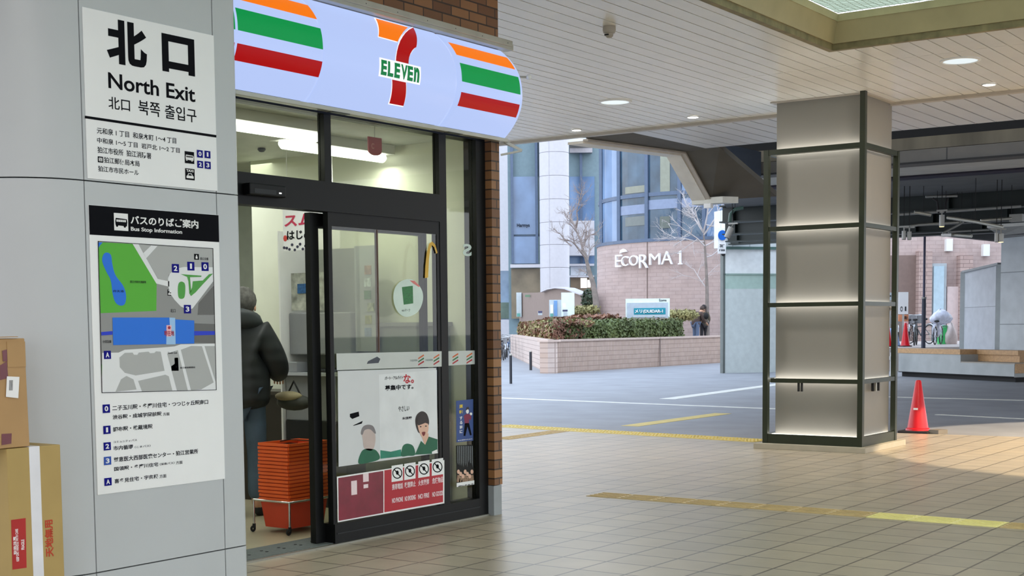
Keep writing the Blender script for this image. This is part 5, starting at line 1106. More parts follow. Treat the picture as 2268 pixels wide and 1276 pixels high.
# raised white letters that follow the curve
lt = thing('raised_lettering', 'raised white letters and leaf crest on the pink tiled curved wall', 'lettering', on_drum(1440, 590))
def drumtext(body, px0, px1, py0, py1, bold=.0, name='letter'):
    A, B_ = on_drum(px0, py1, RD + .12), on_drum(px1, py1, RD + .12); uu = V((B_.x - A.x, B_.y - A.y, 0)); wd = uu.length; uu.normalize(); nn = V((uu.y, -uu.x, 0)); 
    if nn.dot(V((A.x - DC.x, A.y - DC.y, 0))) < 0: nn = -nn
    return obj(name, text_mb(body, A, uu, UZ, nn, wd, zd((px0+px1)/2, py0, RD + .12) - zd((px0+px1)/2, py1, RD + .12), bold, .1), M_paper, lt)
for ch, x0, x1, y0, y1 in (('E', 1366, 1379, 565, 592), ('C', 1379, 1394, 568, 590), ('O', 1396, 1416, 566, 589), ('R', 1418, 1437, 564, 594), ('M', 1440, 1464, 562, 587), ('A', 1466, 1491, 557, 586)): drumtext(ch, x0, x1, y0, y1)
A1, B1 = on_drum(1500, 586, RD + .12), on_drum(1514, 555, RD + .12); u1 = V((B1.x - A1.x, B1.y - A1.y, 0)); w1_ = u1.length; u1.normalize(); n1 = V((-u1.y, u1.x, 0)); n1 = n1 if n1.dot(A1) < 0 else -n1; h1 = B1.z - A1.z
obj('letter', MB().prism([A1 + u1*(w1_*a) + UZ*(h1*b) for a, b in ((.18, 0), (.9, 0), (.9, .06), (.7, .1), (.7, 1), (.55, 1), (.15, .82), (.15, .76), (.4, .8), (.4, .1), (.18, .06))], n1*.1), M_paper, lt)
lf = MB(); c0 = on_drum(1380, 558, RD + .1); uu = (on_drum(1385, 558, RD+.1) - c0); uu.z = 0; uu.normalize()
lf.prism([c0 + uu*a + UZ*b for a, b in ((-.25, -.06), (-.2, .08), (-.02, .14), (.1, .1), (.22, .0), (.08, -.01), (-.1, -.02))], V((-uu.y, uu.x, 0))*.08); obj('leaf_crest', lf, M_paper, lt)

# flat glass building with round column to the left
gb = thing('glass_building', 'blue glass building with white spandrels behind the round stone column', 'building', at(1230, 690, 76))
DG = 78
facebox('backing_wall', 1128, 230, 1330, 775, DG + .6, .4, pbr('backing_teal', (120, 142, 150), .6), gb)
for x0, x1 in ((1136, 1187), (1189, 1197), (1262, 1285), (1288, 1316)):
    for y0, y1 in ((250, 389), (392, 520), (524, 584)): facebox('window', x0, y0, x1, y1, DG, .2, M_win if x1 - x0 > 10 else pbr('window_green', (140, 164, 162), .1), gb)
for x in (1134, 1188, 1197, 1286.5): facebox('mullion', x - 1.3, 250, x + 1.3, 584, DG - .1, .3, M_mul, gb)
for y in (390.5, 522): facebox('transom', 1133, y - 1.6, 1316, y + 1.6, DG - .12, .3, M_mul, gb)
facebox('spandrel', 1250, 489, 1316, 566, DG - 1.2, 1.0, M_stone, gb); facebox('soffit_grey', 1262, 316, 1312, 337, DG - .8, .6, pbr('soffit_grey', (110, 108, 106), .7), gb); facebox('soffit_trim', 1262, 328, 1312, 338, DG - 1.0, .2, pbr('soffit_trim', (176, 172, 176), .6), gb); facebox('canopy_edge', 1250, 306, 1300, 316, DG - 2, 1, M_white, gb)
facebox('eaves', 1130, 585, 1197, 593, DG - .8, .8, M_stone, gb); facebox('eaves', 1262, 584, 1316, 589, DG - .8, .8, M_stone, gb); facebox('louvre', 1264, 590, 1298, 610, DG - .2, .2, pbr('louvre_pale', (200, 206, 214), .5), gb); facebox('eaves', 1262, 610, 1316, 614, DG - .9, .8, M_stone, gb)
facebox('shop_window', 1133, 595, 1196, 706, DG, .2, pbr('shop_dim', (124, 112, 92), .3, var=.3, scale=1), gb); facebox('shop_lintel', 1133, 594, 1196, 612, DG - .1, .2, pbr('lintel_green', (176, 196, 186), .4), gb)
facebox('shop_window', 1264, 614, 1316, 700, DG, .2, pbr('shop_dim2', (120, 104, 84), .3, var=.3, scale=1), gb)
for x, y in ((1167, 620), (1279, 622)):
    facebox('ceiling_lamp', x - 6, y - 3, x + 6, y + 3, DG - .1, .05, glow('lamp_warm', (255, 214, 120), 1.6), gb)
facebox('lit_panel', 1286, 616, 1300, 638, DG - .15, .1, glow('panel_white', (250, 252, 255), 1.2), gb); facebox('lit_panel', 1301, 620, 1308, 637, DG - .15, .1, glow('panel_white', (250, 252, 255), 1.2), gb)
facetext('Harmys', 1145, 495, 1173, 505, DG - .1, .02, M_ink, gb)
cp = at(1229.5, 690, 75); cl_ = thing('round_column', 'tall round pale stone column in front of the glass building', 'column', (cp.x, cp.y, 0)); rr = 32.5/FOC*75
m = MB(); zj_ = [-.05] + [at(1230, y, 75).z for y in (594, 544, 495, 445, 394, 343)] + [14.5]
for a, b in zip(zj_[:-1], zj_[1:]): m.lathe([(rr - .02, a), (rr, a + .02), (rr, b - .03), (rr - .02, b - .01)], (cp.x, cp.y, 0), 40)
obj('shaft', m, M_stone, cl_, smooth=30)
m = MB().box(-.01, .01, -.01, .01, 0, 12); th_ = math.atan2(-cp.y, -cp.x) ; 
m = MB().bar((cp.x + rr*math.cos(th_ - .35), cp.y + rr*math.sin(th_ - .35), 0), (cp.x + rr*math.cos(th_ - .35), cp.y + rr*math.sin(th_ - .35), 12), .02, .02); obj('joint', m, pbr('stone_joint', (176, 174, 182), .7), cl_)
# white building at far left and dim glass wing
wb = thing('white_building', 'white building with small red and blue signs at the far left behind the brick pier', 'building', at(1115, 690, 85))
facebox('wall', 500, 280, 1129, 775, 85, 4, M_stone, wb); facebox('red_sign', 1101, 340, 1111, 366, 84.6, .3, pbr('far_red', (200, 70, 84), .5), wb); facebox('blue_sign', 1103, 420, 1112, 452, 84.6, .3, pbr('far_blue', (74, 74, 176), .5), wb)
facebox('window', 1103, 485, 1112, 515, 84.7, .2, pbr('far_window', (110, 130, 128), .3), wb); facebox('pink_wing', 1095, 530, 1130, 600, 84.8, .2, pbr('far_pink', (214, 190, 190), .7), wb); facebox('low_glass', 1095, 600, 1134, 708, 80, .3, pbr('far_glass', (130, 150, 172), .2, var=.4, scale=.6), wb)
facebox('green_hedge_print', 1095, 670, 1134, 706, 79.8, .2, pbr('far_green', (112, 128, 116), .8, var=.3, scale=1), wb)
# pink building at right
pk = thing('pink_building', 'pink tiled building with a recessed doorway behind the bicycles', 'building', at(2090, 760, 57))
facebox('wall', 1790, 440, 2700, 800, 57, 2, M_bb, pk)
facebox('recess', 1955, 566, 2027, 770, 56.9, .5, pbr('recess_brown', (126, 106, 98), .7), pk); facebox('recess_lintel', 1955, 558, 2027, 563, 56.7, .3, M_stone, pk)
for x0, x1, y0 in ((2033, 2060, 556), (2124, 2150, 566)): facebox('pilaster', x0, y0, x1, 790, 56.5, .6, bricks('pilaster_tiles', (188, 164, 156), (180, 154, 146), (146, 124, 118), 0.5, 0.16, 0.014, 'u'), pk)
facebox('door_surround', 2061, 584, 2092, 790, 56.6, .4, pbr('door_grey', (170, 176, 180), .4), pk); facebox('door_glass', 2066, 590, 2087, 785, 56.5, .1, pbr('door_blue', (172, 194, 206), .15), pk); facebox('pale_panel', 2096, 635, 2121, 790, 56.7, .4, pbr('panel_rose', (216, 196, 192), .7), pk)
for x in (2099, 2181):
    a = at(x + 3, 545 if x < 2150 else 555, 56.6); t = facebox('wall_light', x - 3, (529 if x < 2150 else 541), x + 11, (556 if x < 2150 else 567), 56.4, .4, M_white, pk)
# planter with hedge
P0, P1, P2 = V((-24.0, 35.86, 0)), V((-24.12, 49.2, 0)), V((-40.5, 57.1, 0)); ZP = 1.03
M_plt = bricks('planter_tiles', (202, 178, 164), (194, 168, 152), (150, 128, 116), 0.1, 0.155, 0.008, 'x', off=0.0, rough=0.65, var=0.0)
pt = thing('planter', 'large pink tiled planter wall in front of the round building', 'planter', P0)
def wallseg(name, a, b, z0, z1, th, mat, par, side):
    d = (b - a).normalized(); s = V((-d.y, d.x, 0))*side; return obj(name, MB().prism([V((*a.xy, z0)), V((*b.xy, z0)), V((*(b + s*th).xy, z0)), V((*(a + s*th).xy, z0))], (0, 0, z1 - z0)), mat, par)
wallseg('front_wall', P0, P1, -.05, ZP - .06, .3, M_plt, pt, 1); wallseg('side_wall', P0, P2, -.05, ZP - .06, .3, bricks('planter_tiles_side', (212, 194, 184), (206, 186, 176), (168, 148, 138), 3.0, 0.155, 0.010, 'x', off=0.0, rough=0.65), pt, -1)
wallseg('coping', P0 + V((.03, -.03, 0)), P1 + V((.03, 0, 0)), ZP - .06, ZP, .4, pbr('coping_pink', (206, 184, 172), .6), pt, 1); wallseg('coping', P0 + V((.03, -.03, 0)), P2, ZP - .06, ZP, .4, pbr('coping_pink', (206, 184, 172), .6), pt, -1)
m = MB(); m.bar(onx(1462, 810, -24.0), onx(1462, 745, -24.05), .03, .03); obj('wall_joint', m, pbr('joint', (120, 104, 98), .7), pt)
obj('soil', MB().prism([V((-24.35, 37.4, .6)), V((-24.4, 46.0, .6)), V((-33, 58, .6)), V((-38.5, 57.3, .6))], (0, 0, .35)), pbr('soil_mulch', (128, 98, 80), .9, var=.2, scale=3, bump=.5, bscale=20), pt)
M_leaf = pbr('leaf_green', (86, 98, 52), .6, var=.45, scale=1.2); M_leaf2 = pbr('leaf_brown', (134, 96, 76), .7, var=.35, scale=1.5); M_leaf3 = pbr('leaf_olive', (150, 144, 96), .7, var=.3, scale=1.5)
def leaves(mb, c, r, n, s):
    for _ in range(n):
        d = V((random.gauss(0, 1), random.gauss(0, 1), random.gauss(0, 1))).normalized(); p = V(c) + V((d.x*r[0], d.y*r[1], d.z*r[2]))*random.uniform(.72, 1.02)
        a = V((random.uniform(-1, 1), random.uniform(-1, 1), random.uniform(-1, 1))).normalized(); b = a.cross(d); 
        if b.length < .1: continue
        b.normalize(); a = a*s*random.uniform(.6, 1.3); b = b*s*random.uniform(.4, .8); k = len(mb.v); mb.v += [p - a, p + b, p + a, p - b]; mb.f.append((k, k+1, k+2, k+3))
random.seed(21)
def leaf(mb, p, nrm, s):
    a = V((random.uniform(-1, 1), random.uniform(-1, 1), random.uniform(-1, 1))).normalized(); d = (nrm + V((random.gauss(0, .5), random.gauss(0, .5), random.gauss(0, .5)))).normalized(); b = a.cross(d)
    if b.length < .1: return
    b.normalize(); a = d.cross(b).normalized()*s*random.uniform(.7, 1.4); b = b*s*random.uniform(.4, .8); k = len(mb.v); mb.v += [p - a, p + b, p + a, p - b]; mb.f.append((k, k+1, k+2, k+3))
hm1, hm2, hm3 = MB(), MB(), MB(); core = MB()
def clipped(mbf, A, B_, s, z0, z1, wd, n, size, solid=True):
    """clipped hedge: leaves over the front and top of a box that runs from A to B_, s = inward"""
    d = (B_ - A).normalized(); L = (B_ - A).length
    for _ in range(n):
        t = random.uniform(0, L); bump = .06*math.sin(t*3.1) + .05*math.sin(t*7.7 + 1)
        if random.random() < .62: p = A + d*t + s*(random.gauss(.06, .05) + bump*.6) + UZ*random.uniform(z0, z1 + bump*.7); nr = -s + UZ*.3
        else: p = A + d*t + s*random.uniform(0, wd) + UZ*(z1 + bump + random.gauss(0, .035)); nr = UZ - s*.3
        if (p - P0).dot(s_) > .28: leaf(mbf(t), p, nr, size)
    if not solid: return
    a, b = A + s*.14 + d*1.2, B_ + s*.14; core.prism([V((*a.xy, z0 - .05)), V((*b.xy, z0 - .05)), V((*(b + s*(wd - .14)).xy, z0 - .05)), V((*(a + s*(wd - .14) + d*2.9).xy, z0 - .05))], (0, 0, z1 - z0 - .08))
d_ = (P2 - P0).normalized(); s_ = V((d_.y, -d_.x, 0)); s_ = -s_ if s_.y < 0 else s_
clipped(lambda t: hm2 if (t < 1.0 and random.random() < .8) or (t < 2.0 and random.random() < .45) else hm1, V((-24.38, 36.5, 0)), V((-24.38, 45.6, 0)), V((-1, 0, 0)), 1.0, 1.56, 1.8, 9000, .06)
clipped(lambda t: hm2 if random.random() < .5 else hm3, P0 + d_*1.6 + s_*.34, P0 + d_*25 + s_*.34, s_, 1.0, 1.5, 1.3, 17000, .1, False)
clipped(lambda t: hm2, P0 + d_*7.0 + s_*1.4, P0 + d_*24 + s_*1.4, s_, 1.2, 1.7, 1.8, 12000, .11, False)
obj('hedge', hm1, M_leaf, label='clipped green hedge along the front of the planter', cat='hedge', kind='stuff'); obj('hedge', hm2, M_leaf2, label='reddish brown shrubs at the planter corner and behind the left hedge', cat='hedge', kind='stuff')
obj('hedge', hm3, M_leaf3, label='olive hedge along the left side of the planter', cat='hedge', kind='stuff'); obj('hedge_core', core, pbr('twig_dark', (62, 52, 38), .9), label='dark twigs inside the planter hedges', cat='hedge', kind='stuff')
hm = MB()
for i in range(7):
    c = at(1272 + i*7, 690 - i*.6, 56); leaves(hm, (c.x, c.y, c.z), (.35, .35, .2), 120, .08)
for i in range(8):
    c = at(1488 + i*6, 698, 55); leaves(hm, (c.x, c.y, c.z), (.35, .35, .22), 120, .07)
obj('shrubs', hm, M_leaf3, label='low pale shrubs on the mound beside the billboard and the tree', cat='shrub', kind='stuff')
hm = MB(); c = at(1304, 665, 57); leaves(hm, c, (.3, .3, .5), 300, .08); obj('shrub', hm, pbr('leaf_dark', (62, 76, 58), .7, var=.3), label='small dark shrub right of the curved brown wall', cat='shrub', kind='stuff')
# trees
M_bark = pbr('bark', (128, 118, 112), .85, var=.25, scale=4); M_twig = pbr('twig_pale', (190, 184, 184), .8, var=.15, scale=4)
def tree(label, trunk, d, r0, boughs, seed, twig_mat):
    random.seed(seed); pts = [at(px, py, d) for px, py in trunk]; t = thing('bare_tree', label, 'tree', pts[0]); n = len(pts)
    obj('trunk', MB().tube(pts, [r0*(1 - .75*i/(n-1)) for i in range(n)], 8), M_bark, t, smooth=60); b = MB()
    def grow_(p, dr, L, r, lv):
        q = [p]; dd = dr.copy()
        for _ in range(3):
            dd = (dd + V((random.gauss(0, .16), random.gauss(0, .16), random.gauss(0, .12) + .03))).normalized(); q.append(q[-1] + dd*L/3)
        b.tube(q, [r, r*.8, r*.65, r*.45], 5)
        if lv > 0:
            for _ in range(4 if lv > 1 else 5):
                k = random.choice((1, 2, 3)); nd = (dd + V((random.gauss(0, .6), random.gauss(0, .6), random.gauss(0, .45)))).normalized(); grow_(q[k], nd, L*random.uniform(.5, .75), r*.5, lv - 1)
    for (sx_, sy_), (ex, ey), r in boughs:
        a = at(sx_, sy_, d); e = at(ex, ey, d + random.uniform(-.8, .8)); grow_(a, (e - a).normalized(), (e - a).length, r, 3)
    obj('branches', b, twig_mat, t); return t
tree('bare tree with a leaning grey trunk in front of the round stone column', [(1323, 718), (1322, 697), (1319, 660), (1314, 630), (1305, 600), (1297, 570), (1291, 550)], 56, .17,
     [((1297, 570), (1266, 545), .06), ((1291, 550), (1274, 500), .06), ((1291, 550), (1300, 510), .05), ((1300, 585), (1322, 545), .04), ((1274, 500), (1250, 470), .04), ((1276, 505), (1285, 455), .04), ((1266, 545), (1235, 525), .035), ((1310, 618), (1290, 600), .03)], 4, pbr('twig_brown', (150, 138, 134), .8, var=.2))
tree('pale bare tree with spreading twigs at the right of the round building', [(1567, 752), (1566, 690), (1566, 640), (1564, 590), (1561, 545), (1558, 515)], 56.5, .1,
     [((1558, 515), (1530, 470), .04), ((1558, 515), (1562, 455), .045), ((1559, 520), (1595, 470), .04), ((1561, 545), (1510, 500), .04), ((1561, 545), (1600, 520), .035), ((1560, 535), (1495, 525), .035), ((1563, 570), (1590, 555), .03), ((1566, 640), (1530, 600), .025), ((1558, 515), (1545, 460), .04)], 8, M_twig)
# curved brown wall, information kiosks, billboard
bw_ = thing('curved_wall', 'brown garden wall with a wavy top behind the left hedge', 'wall', at(1230, 700, 64))
top_ = [(1150, 649), (1190, 648), (1208, 646), (1222, 640), (1240, 637), (1262, 639), (1280, 646), (1298, 652)]; dep_ = [73 - 11.5*(x - 1150)/148 for x, y in top_]
A = [at(x, y, d) for (x, y), d in zip(top_, dep_)]; m = MB()
for a, b in zip(A[:-1], A[1:]): m.prism([V((a.x, a.y, 0)), V((b.x, b.y, 0)), b, a], FWD*.35)
obj('wall_body', m, pbr('brown_panel', (142, 124, 114), .6, var=.04), bw_); m = MB()
for a, b in zip(A[2:-1], A[3:]): m.bar(a + FWD*.2, b + FWD*.2, .5, .06)
obj('white_coping', m, M_stone, bw_); facebox('green_plate', 1163, 653, 1174, 658, 71.0, .05, pbr('plate_green', (110, 140, 112), .5), bw_)
def kiosk(label, x0, y0, x1, y1, d, mat, prints):
    t = thing('information_board', label, 'sign', at((x0+x1)/2, y1, d)); facebox('panel', x0, y0, x1, y1, d, .25, mat, t)
    for nm, a0, b0, a1, b1, m_ in prints: facebox(nm, a0, b0, a1, b1, d - .03, .03, m_, t)
M_kb = pbr('kiosk_blue', (110, 154, 206), .4); M_kt = pbr('kiosk_teal', (100, 170, 160), .4); M_kw = pbr('kiosk_white', (226, 240, 236), .4); M_kd = pbr('kiosk_navy', (64, 66, 104), .4); M_kg = pbr('kiosk_grey', (186, 198, 206), .4)
kiosk('pale blue information board left of the tall white pillar sign', 1217, 664, 1246, 702, 54, M_kg, [('print', 1219, 667, 1225, 673, M_kb), ('print', 1219, 675, 1225, 694, M_paper), ('print', 1219, 695, 1225, 701, M_kt), ('print', 1227, 666, 1234, 700, M_kb), ('print', 1228, 673, 1233, 681, M_paper)])
kiosk('tall white pillar sign with small coloured panels behind the hedge', 1244, 648, 1272, 701, 53, M_kw, [('print', 1246, 661, 1253, 671, M_kt), ('print', 1246, 672, 1253, 682, M_paper), ('print', 1246, 686, 1257, 690, M_kd), ('print', 1248, 691, 1256, 700, M_kg), ('mark', 1250, 653, 1253, 657, M_grey_ink)])
kiosk('slim silver information panel at the left end of the brown wall', 1144, 648, 1155, 702, 72.5, pbr('kiosk_silver', (190, 200, 204), .3), [('print', 1145, 674, 1152, 684, M_paper), ('print', 1145, 694, 1152, 701, M_kt)])
kiosk('small dark topped post in the brown shrubs', 1192, 689, 1201, 698, 52, M_kg, [('cap', 1192, 689, 1201, 693, M_kd)])
bb = thing('billboard', 'low white framed billboard with a teal banner in front of the round building', 'billboard', at(1437, 704, 54))
facebox('frame', 1387, 661, 1483, 706, 54, .3, M_kw, bb); facebox('screen', 1389, 670, 1479, 705, 53.95, .05, pbr('board_grey', (178, 192, 204), .4), bb); facebox('pale_strip', 1402, 675, 1474, 682, 53.92, .03, pbr('strip_lime', (214, 232, 190), .4), bb); facebox('teal_banner', 1404, 682, 1474, 697, 53.92, .03, pbr('banner_teal', (24, 142, 162), .4), bb); facebox('lower_print', 1402, 697, 1474, 703, 53.92, .03, M_kg, bb)
facetext('メリ(DUIDAR-1', 1406, 685, 1468, 695, 53.9, .03, M_paper, bb); facetext('Ecorma', 1460, 662, 1476, 668, 53.96, .01, M_grey_ink, bb)
# bollards
for px, py, h, lab in ((1131.5, 850, .82, 'nearer black bollard with a silver cap beside the brick pier'), (1175.5, 820, .82, 'farther black bollard with a silver cap by the planter')):
    p = onz(px, py, -.02); t = thing('bollard', lab, 'bollard', p, 'black bollards by the planter'); r = 3.1/FOC*(p - EYEP).length; hh = (py - (785 if px < 1150 else 778))/FOC*(p - EYEP).length
    obj('post', MB().lathe([(r, 0), (r, hh*.96)], p, 14), pbr('bollard_black', (44, 46, 54), .4), t, smooth=40); obj('cap', MB().lathe([(r*1.05, hh*.96), (r*1.05, hh), (.001, hh*1.02)], p, 14), M_alu, t, smooth=40)
# lamp post
p = at(2045, 768, 40); lp = thing('lamp_post', 'slim dark blue lamp post behind the stepped bench', 'lamp post', (p.x, p.y, -.02))
zj = at(2045, 662, 40).z; obj('base_sleeve', MB().lathe([(.062, 0), (.058, zj + .02)], (p.x, p.y, -.02), 14), pbr('post_navy', (40, 46, 66), .4), lp, smooth=50); obj('collar', MB().lathe([(.066, 0), (.066, .05)], (p.x, p.y, zj), 14), M_pipe, lp, smooth=50); obj('pole', MB().lathe([(.036, 0), (.032, 3.4)], (p.x, p.y, zj), 12), pbr('post_violet', (62, 60, 88), .4), lp, smooth=50)
obj('lamp_head', MB().lathe([(.05, 0), (.16, .06), (.16, .1), (.02, .16)], (p.x, p.y, zj + 3.4), 16), M_pipe, lp, smooth=40)
# bicycles
M_tyre = pbr('tyre', (44, 44, 46), .8); M_sil = pbr('bike_silver', (186, 188, 192), .3, .7); M_bk1 = pbr('bike_black', (54, 56, 60), .4)
def bicycle(label, loc, rz, paint, scale=1.0, basket=True, group='parked bicycles'):
    t = thing('bicycle', label, 'bicycle', (0, 0, 0), group); w1, w2, R_ = (-.53, 0, .33), (.53, 0, .33), .31
    for w in (w1, w2):
        o = obj('wheel', MB().torus(w, R_, .02, 1, 24, 6), M_tyre, t); s = MB()
        for i in range(12): a = i*math.pi/6; s.bar(w, V(w) + V((math.cos(a)*R_, 0, math.sin(a)*R_)), .005, .005)
        obj('spokes', s, M_sil, o)
    bb_, seat, hd, hb = (-.08, 0, .28), (-.24, 0, .78), (.36, 0, .78), (.34, 0, .98); f_ = MB()
    for a, b, r in ((bb_, seat, .018), (bb_, hd, .02), (w1, bb_, .012), (w1, (-.2, 0, .6), .012), ((-.2, 0, .62), (.38, 0, .55), .018), (hd, (.42, 0, .5), .022), ((.42, .05, .52), (w2[0], .05, w2[2]), .012), ((.42, -.05, .52), (w2[0], -.05, w2[2]), .012)): f_.tube([a, b], r, 7)
    obj('frame', f_, paint, t, smooth=50); obj('saddle', MB().ball((-.26, 0, .84), .13, 10, (1.1, .7, .35)), M_tyre, t, smooth=60)
    obj('handlebar', MB().tube([(.16, .28, .98), (.3, .22, 1.0), hb, (.3, -.22, 1.0), (.16, -.28, .98)], .014, 7).tube([hd, hb], .016, 7), M_sil, t, smooth=50)
    for a0, a1, w in ((20, 160, w1), (30, 150, w2)):
        pts = [V(w) + V((math.cos(math.radians(a))*.35, 0, math.sin(math.radians(a))*.35)) for a in range(a0, a1 + 1, 14)]; obj('mudguard', MB().tube(pts, .022, 5), M_sil, t)
    if basket:
        k = MB(); k.add([(.42, -.14, .72), (.62, -.14, .72), (.62, .14, .72), (.42, .14, .72), (.38, -.18, .98), (.7, -.18, .98), (.7, .18, .98), (.38, .18, .98)], [(3,2,1,0), (0,1,5,4), (1,2,6,5), (2,3,7,6), (3,0,4,7)]); obj('basket', k, pbr('basket_wire', (150, 152, 156), .5, var=.4, scale=60), t)
    t.location = loc; t.rotation_euler = (0, 0, rz); t.scale = (scale,)*3; return t
p = at(2077, 786, 47); RZ = math.atan2(RGT.y, RGT.x); b1_ = bicycle('silver bicycle leaning under a plastic rain cover beside the green crate', (p.x, p.y, .7), RZ + math.radians(62), M_sil, 0.95, False)
c = at(2084, 702, 46.9); cv = thing('rain_cover', 'crumpled white plastic rain cover over the child seat of the bicycle', 'cover', c)
random.seed(2); cm_ = MB().ball((0, 0, 0), 1, 18); cm_.v = [V((c.x, c.y, c.z)) + RGT*(q.x*.30*(1.2 - .5*q.z)) + FWD*(q.y*.26) + UZ*(q.z*.26 + .0) + V((random.uniform(-.025, .025), random.uniform(-.025, .025), random.uniform(-.02, .02))) for q in cm_.v]
obj('plastic_hood', cm_, pbr('plastic_white', (206, 210, 226), .25, var=.2, scale=8), cv, smooth=50); cm_ = MB().ball((0, 0, 0), 1, 12); cm_.v = [c + V((0, 0, -.42)) + RGT*(q.x*.16 - .14) + FWD*(q.y*.15) + UZ*(q.z*.28) + V((random.uniform(-.02, .02), 0, random.uniform(-.02, .02))) for q in cm_.v]; obj('plastic_flap', cm_, pbr('plastic_white', (206, 210, 226), .25), cv, smooth=50)
gc_ = at(2089, 752, 48.0); gb_ = thing('green_crate', 'bright green plastic crate behind the covered bicycle', 'crate', (gc_.x, gc_.y, .7))
wq = 8/FOC*46.5; zt_ = at(2089, 722, 46.5).z; obj('crate_body', MB().prism([V((gc_.x, gc_.y, .7)) + RGT*a + FWD*b for a, b in ((-wq, 0), (wq, 0), (wq, .3), (-wq, .3))], (0, 0, zt_ - .75)), pbr('crate_green', (60, 200, 110), .4), gb_); obj('lid', MB().prism([V((gc_.x, gc_.y, zt_ - .04)) + RGT*a + FWD*b for a, b in ((-wq*1.1, -.02), (wq*1.1, -.02), (wq*1.1, .32), (-wq*1.1, .32))], (0, 0, .05)), pbr('crate_lid', (60, 150, 96), .5), gb_)
wh = thing('white_cover', 'rumpled pale sheet hanging over the bicycles right of the green crate', 'cover', at(2110, 765, 48)); cm_ = MB().ball((0, 0, 0), 1, 16); cb_ = at(2106, 742, 48)
cm_.v = [cb_ + RGT*(q.x*.3*(.7 - .35*q.z)) + FWD*(q.y*.2) + UZ*(q.z*.42) + V((random.uniform(-.03, .03), random.uniform(-.03, .03), random.uniform(-.03, .03))) for q in cm_.v]; obj('sheet', cm_, pbr('sheet_pale', (204, 190, 186), .6, var=.12, scale=5), wh, smooth=60)
p = at(2027, 790, 46); bicycle('grey bicycle with a pink lined basket left of the lamp post', (p.x, p.y, .7), RZ + math.radians(70), M_bk1, 1.02); p = at(2012, 790, 47.5); bicycle('dark bicycle with a wire basket behind the far red cone', (p.x, p.y, .7), RZ + math.radians(75), M_bk1, 1.02)
p = at(2036, 790, 49); bicycle('black bicycle half hidden behind the lamp post', (p.x, p.y, .7), RZ + math.radians(110), M_bk1, 1.05); p = at(1984, 790, 47); bicycle('dark bicycle seen through the right side of the steel frame', (p.x, p.y, .7), RZ + math.radians(80), M_bk1, 1.0)
for i, (px, d) in enumerate(((1112, 58), (1117, 61), (1122, 64), (1110, 67), (1118, 70), (1124, 74), (1114, 78))):
    p = at(px, 708.5 + 1.5*FOC/d, d); bicycle('bicycle parked in the row left of the planter', (p.x, p.y, 0), RZ + math.radians(84 + random.uniform(-14, 14)), random.choice((M_bk1, M_sil, pbr('bike_blue', (90, 120, 170), .4))), 1.0, True, 'bicycles in the row left of the planter')
# far cones, notices, blue cover
def farcone(px, d, label, mat):
    p = at(px, 780, d); t = thing('traffic_cone', label, 'traffic cone', (p.x, p.y, .7)); obj('cone', MB().lathe([(.17, .03), (.14, .06), (.035, .75), (.001, .76)], (p.x, p.y, .7), 18), mat, t, smooth=40); obj('base', MB().lathe([(.22, 0), (.22, .035)], (p.x, p.y, .7), 4), M_rub, t)
farcone(2005, 44, 'far red traffic cone among the bicycles', M_cone); farcone(1966, 44, 'second far red traffic cone seen behind the steel frame', M_cone)
def notice(label, x0, y0, x1, y1, d, mat, txt=None, tm_=None):
    t = thing('notice_board', label, 'sign', at((x0+x1)/2, y1, d)); A = at((x0+x1)/2, y1, d + .05); facebox('panel', x0, y0, x1, y1, d, .04, mat, t); obj('stand', MB().bar((A.x, A.y, .69), (A.x, A.y, A.z + .1), .05, .05), M_pipe, t)
    if txt:
        for body, a0, b0, a1, b1 in txt: facetext(body, a0, b0, a1, b1, d - .01, .02, tm_ or M_grey_ink, t, th=.005)
notice('white notice board with small diagrams above the far bicycles', 1990, 647, 2011, 696, 45, M_paper, [('自転車', 1995, 655, 2000, 672), ('放置禁止', 2003, 654, 2007, 674), ('○', 1994, 679, 1999, 690), ('｜', 2004, 679, 2007, 689)])
notice('pale notice plate partly hidden behind the steel frame', 1964, 648, 1979, 665, 45, M_kg, [('注意', 1966, 654, 1974, 658)]); notice('pink vertical notice beside the column frame', 1962, 694, 1969, 723, 44, pbr('notice_pink', (238, 90, 128), .5), [('駐輪', 1964, 697, 1968, 709)], M_paper)
notice('orange and white notice under the white notice board', 1990, 697, 2012, 712, 45.3, pbr('notice_orange', (226, 150, 110), .5), [('禁止', 2003, 700, 2010, 708)]); notice('orange printed notice at the left of the steel frame', 1965, 676, 1977, 688, 45, pbr('notice_cream', (232, 206, 170), .5), [('お願い', 1966, 681, 1976, 687)])
notice('red and white notice hanging on the far cone', 2003, 712, 2012, 727, 44.6, pbr('notice_rose', (238, 190, 190), .5), [('止', 2005, 715, 2010, 724)], pbr('print_red', (186, 20, 40), .5))
bl = thing('blue_cover', 'light blue plastic tarpaulin draped over a parked bicycle', 'cover', at(1980, 765, 44.5)); a0, a1 = at(1966, 760, 44.5), at(1993, 727, 44.5); A = V((a0.x, a0.y, .7)); m = MB(); hx = 27/FOC*44.5
m.prism([A, A + RGT*hx*1.1, A + RGT*hx*.75 + V((0, 0, a1.z - .7)), A + RGT*hx*.25 + V((0, 0, a1.z - .7))], FWD*.4); obj('tarpaulin', m, pbr('tarp_blue', (128, 166, 214), .5, var=.12, scale=3), bl, bevel=.05)
wb_ = thing('white_barrier', 'low white barrier post in front of the blue tarpaulin', 'barrier', at(1976, 800, 38)); A = at(1977, 800, 38); obj('post', MB().box(A.x - .07, A.x + .07, A.y, A.y + .1, -.02, .65), M_paper, wb_); obj('rail', MB().bar((A.x, A.y, .5), V((A.x, A.y, .5)) - RGT*.5, .05, .1), M_paper, wb_)
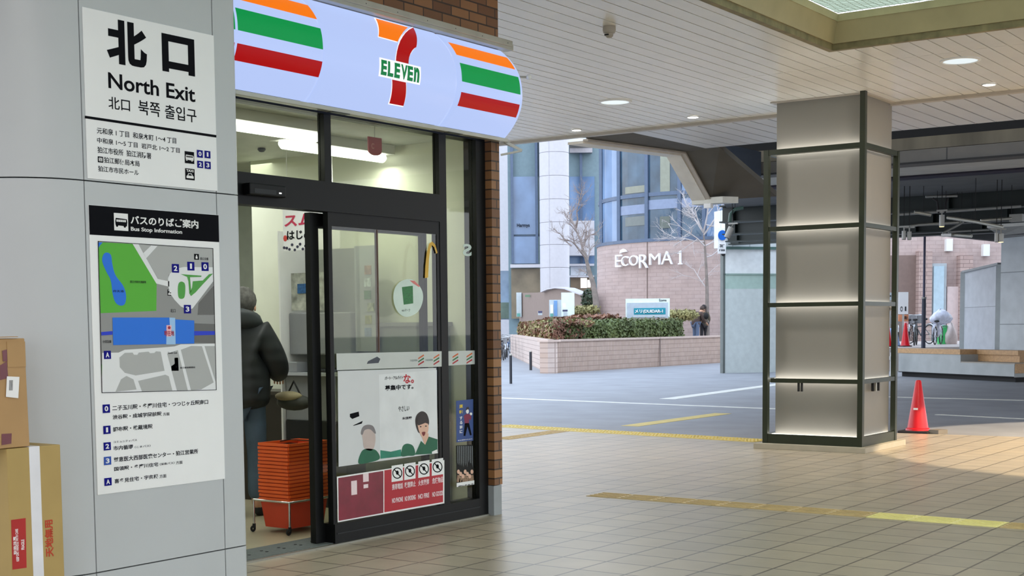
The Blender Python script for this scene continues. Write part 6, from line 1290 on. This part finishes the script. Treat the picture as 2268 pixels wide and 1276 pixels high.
# people behind the planter
def far_person(label, px, d, feet, rz, h, cols, pose): 
    p = at(px, 700, d); return person(label, (p.x, p.y, feet), rz, h, cols, pose)
TP = [at(x, 760, d) for x, d in ((1500, 55), (1600, 54.5), (1600, 57.5), (1500, 57.8))]
obj('terrace', MB().prism([V((*q.xy, -.05)) for q in TP], (0, 0, .65)), pbr('terrace_pave', (176, 166, 158), .7), label='raised paving behind the end of the planter', cat='paving', kind='structure')
TP = [at(x, 760, d) for x, d in ((1948, 42.5), (2136, 42.5), (2180, 56), (1930, 56))]
obj('terrace', MB().prism([V((*q.xy, -.05)) for q in TP], (0, 0, .75)), pbr('terrace_pave2', (186, 176, 170), .7), label='raised bicycle parking area behind the stepped bench', cat='paving', kind='structure')
far_person('person in a brown hooded coat and jeans bending forward behind the planter', 1541, 56, .6, RZ + math.radians(-60), 1.66, dict(skin=M_skin, jacket=pbr('coat_brown', (84, 68, 62), .8, var=.15), trousers=pbr('jeans_far', (96, 112, 140), .7), hair=pbr('hair_brown', (70, 54, 46), .6), shoe=M_dark, bulk=1.05), dict(chs=(0,.12,1.27), nck=(0,.24,1.4), hd0=(0,.31,1.46), hd1=(0,.36,1.54), sl=(-.17,.16,1.35), sr=(.17,.16,1.35), el=(-.22,.24,1.08), er=(.22,.24,1.08), wl=(-.18,.42,.95), wr=(.18,.42,.95)))
far_person('person in a dark olive coat standing at the end of the hedge', 1559, 56.4, .6, RZ + math.radians(20), 1.6, dict(skin=M_skin, jacket=pbr('coat_olive', (88, 80, 66), .8, var=.15), trousers=pbr('trousers_dark', (44, 42, 48), .8), hair=pbr('hair_black', (34, 30, 32), .6), shoe=M_dark, bulk=1.0), {})
q = at(1564, 700, 55.7); hb_ = thing('handbag', 'small black handbag carried by the person in the olive coat', 'bag', q); obj('bag_body', MB().ball(q, .14, 12, (.8, .6, 1)), M_dark, hb_, smooth=60); obj('strap', MB().tube([q + V((-.06, 0, .1)), q + V((-.1, 0, .45)), q + V((.02, 0, .1))], .01), M_dark, hb_)
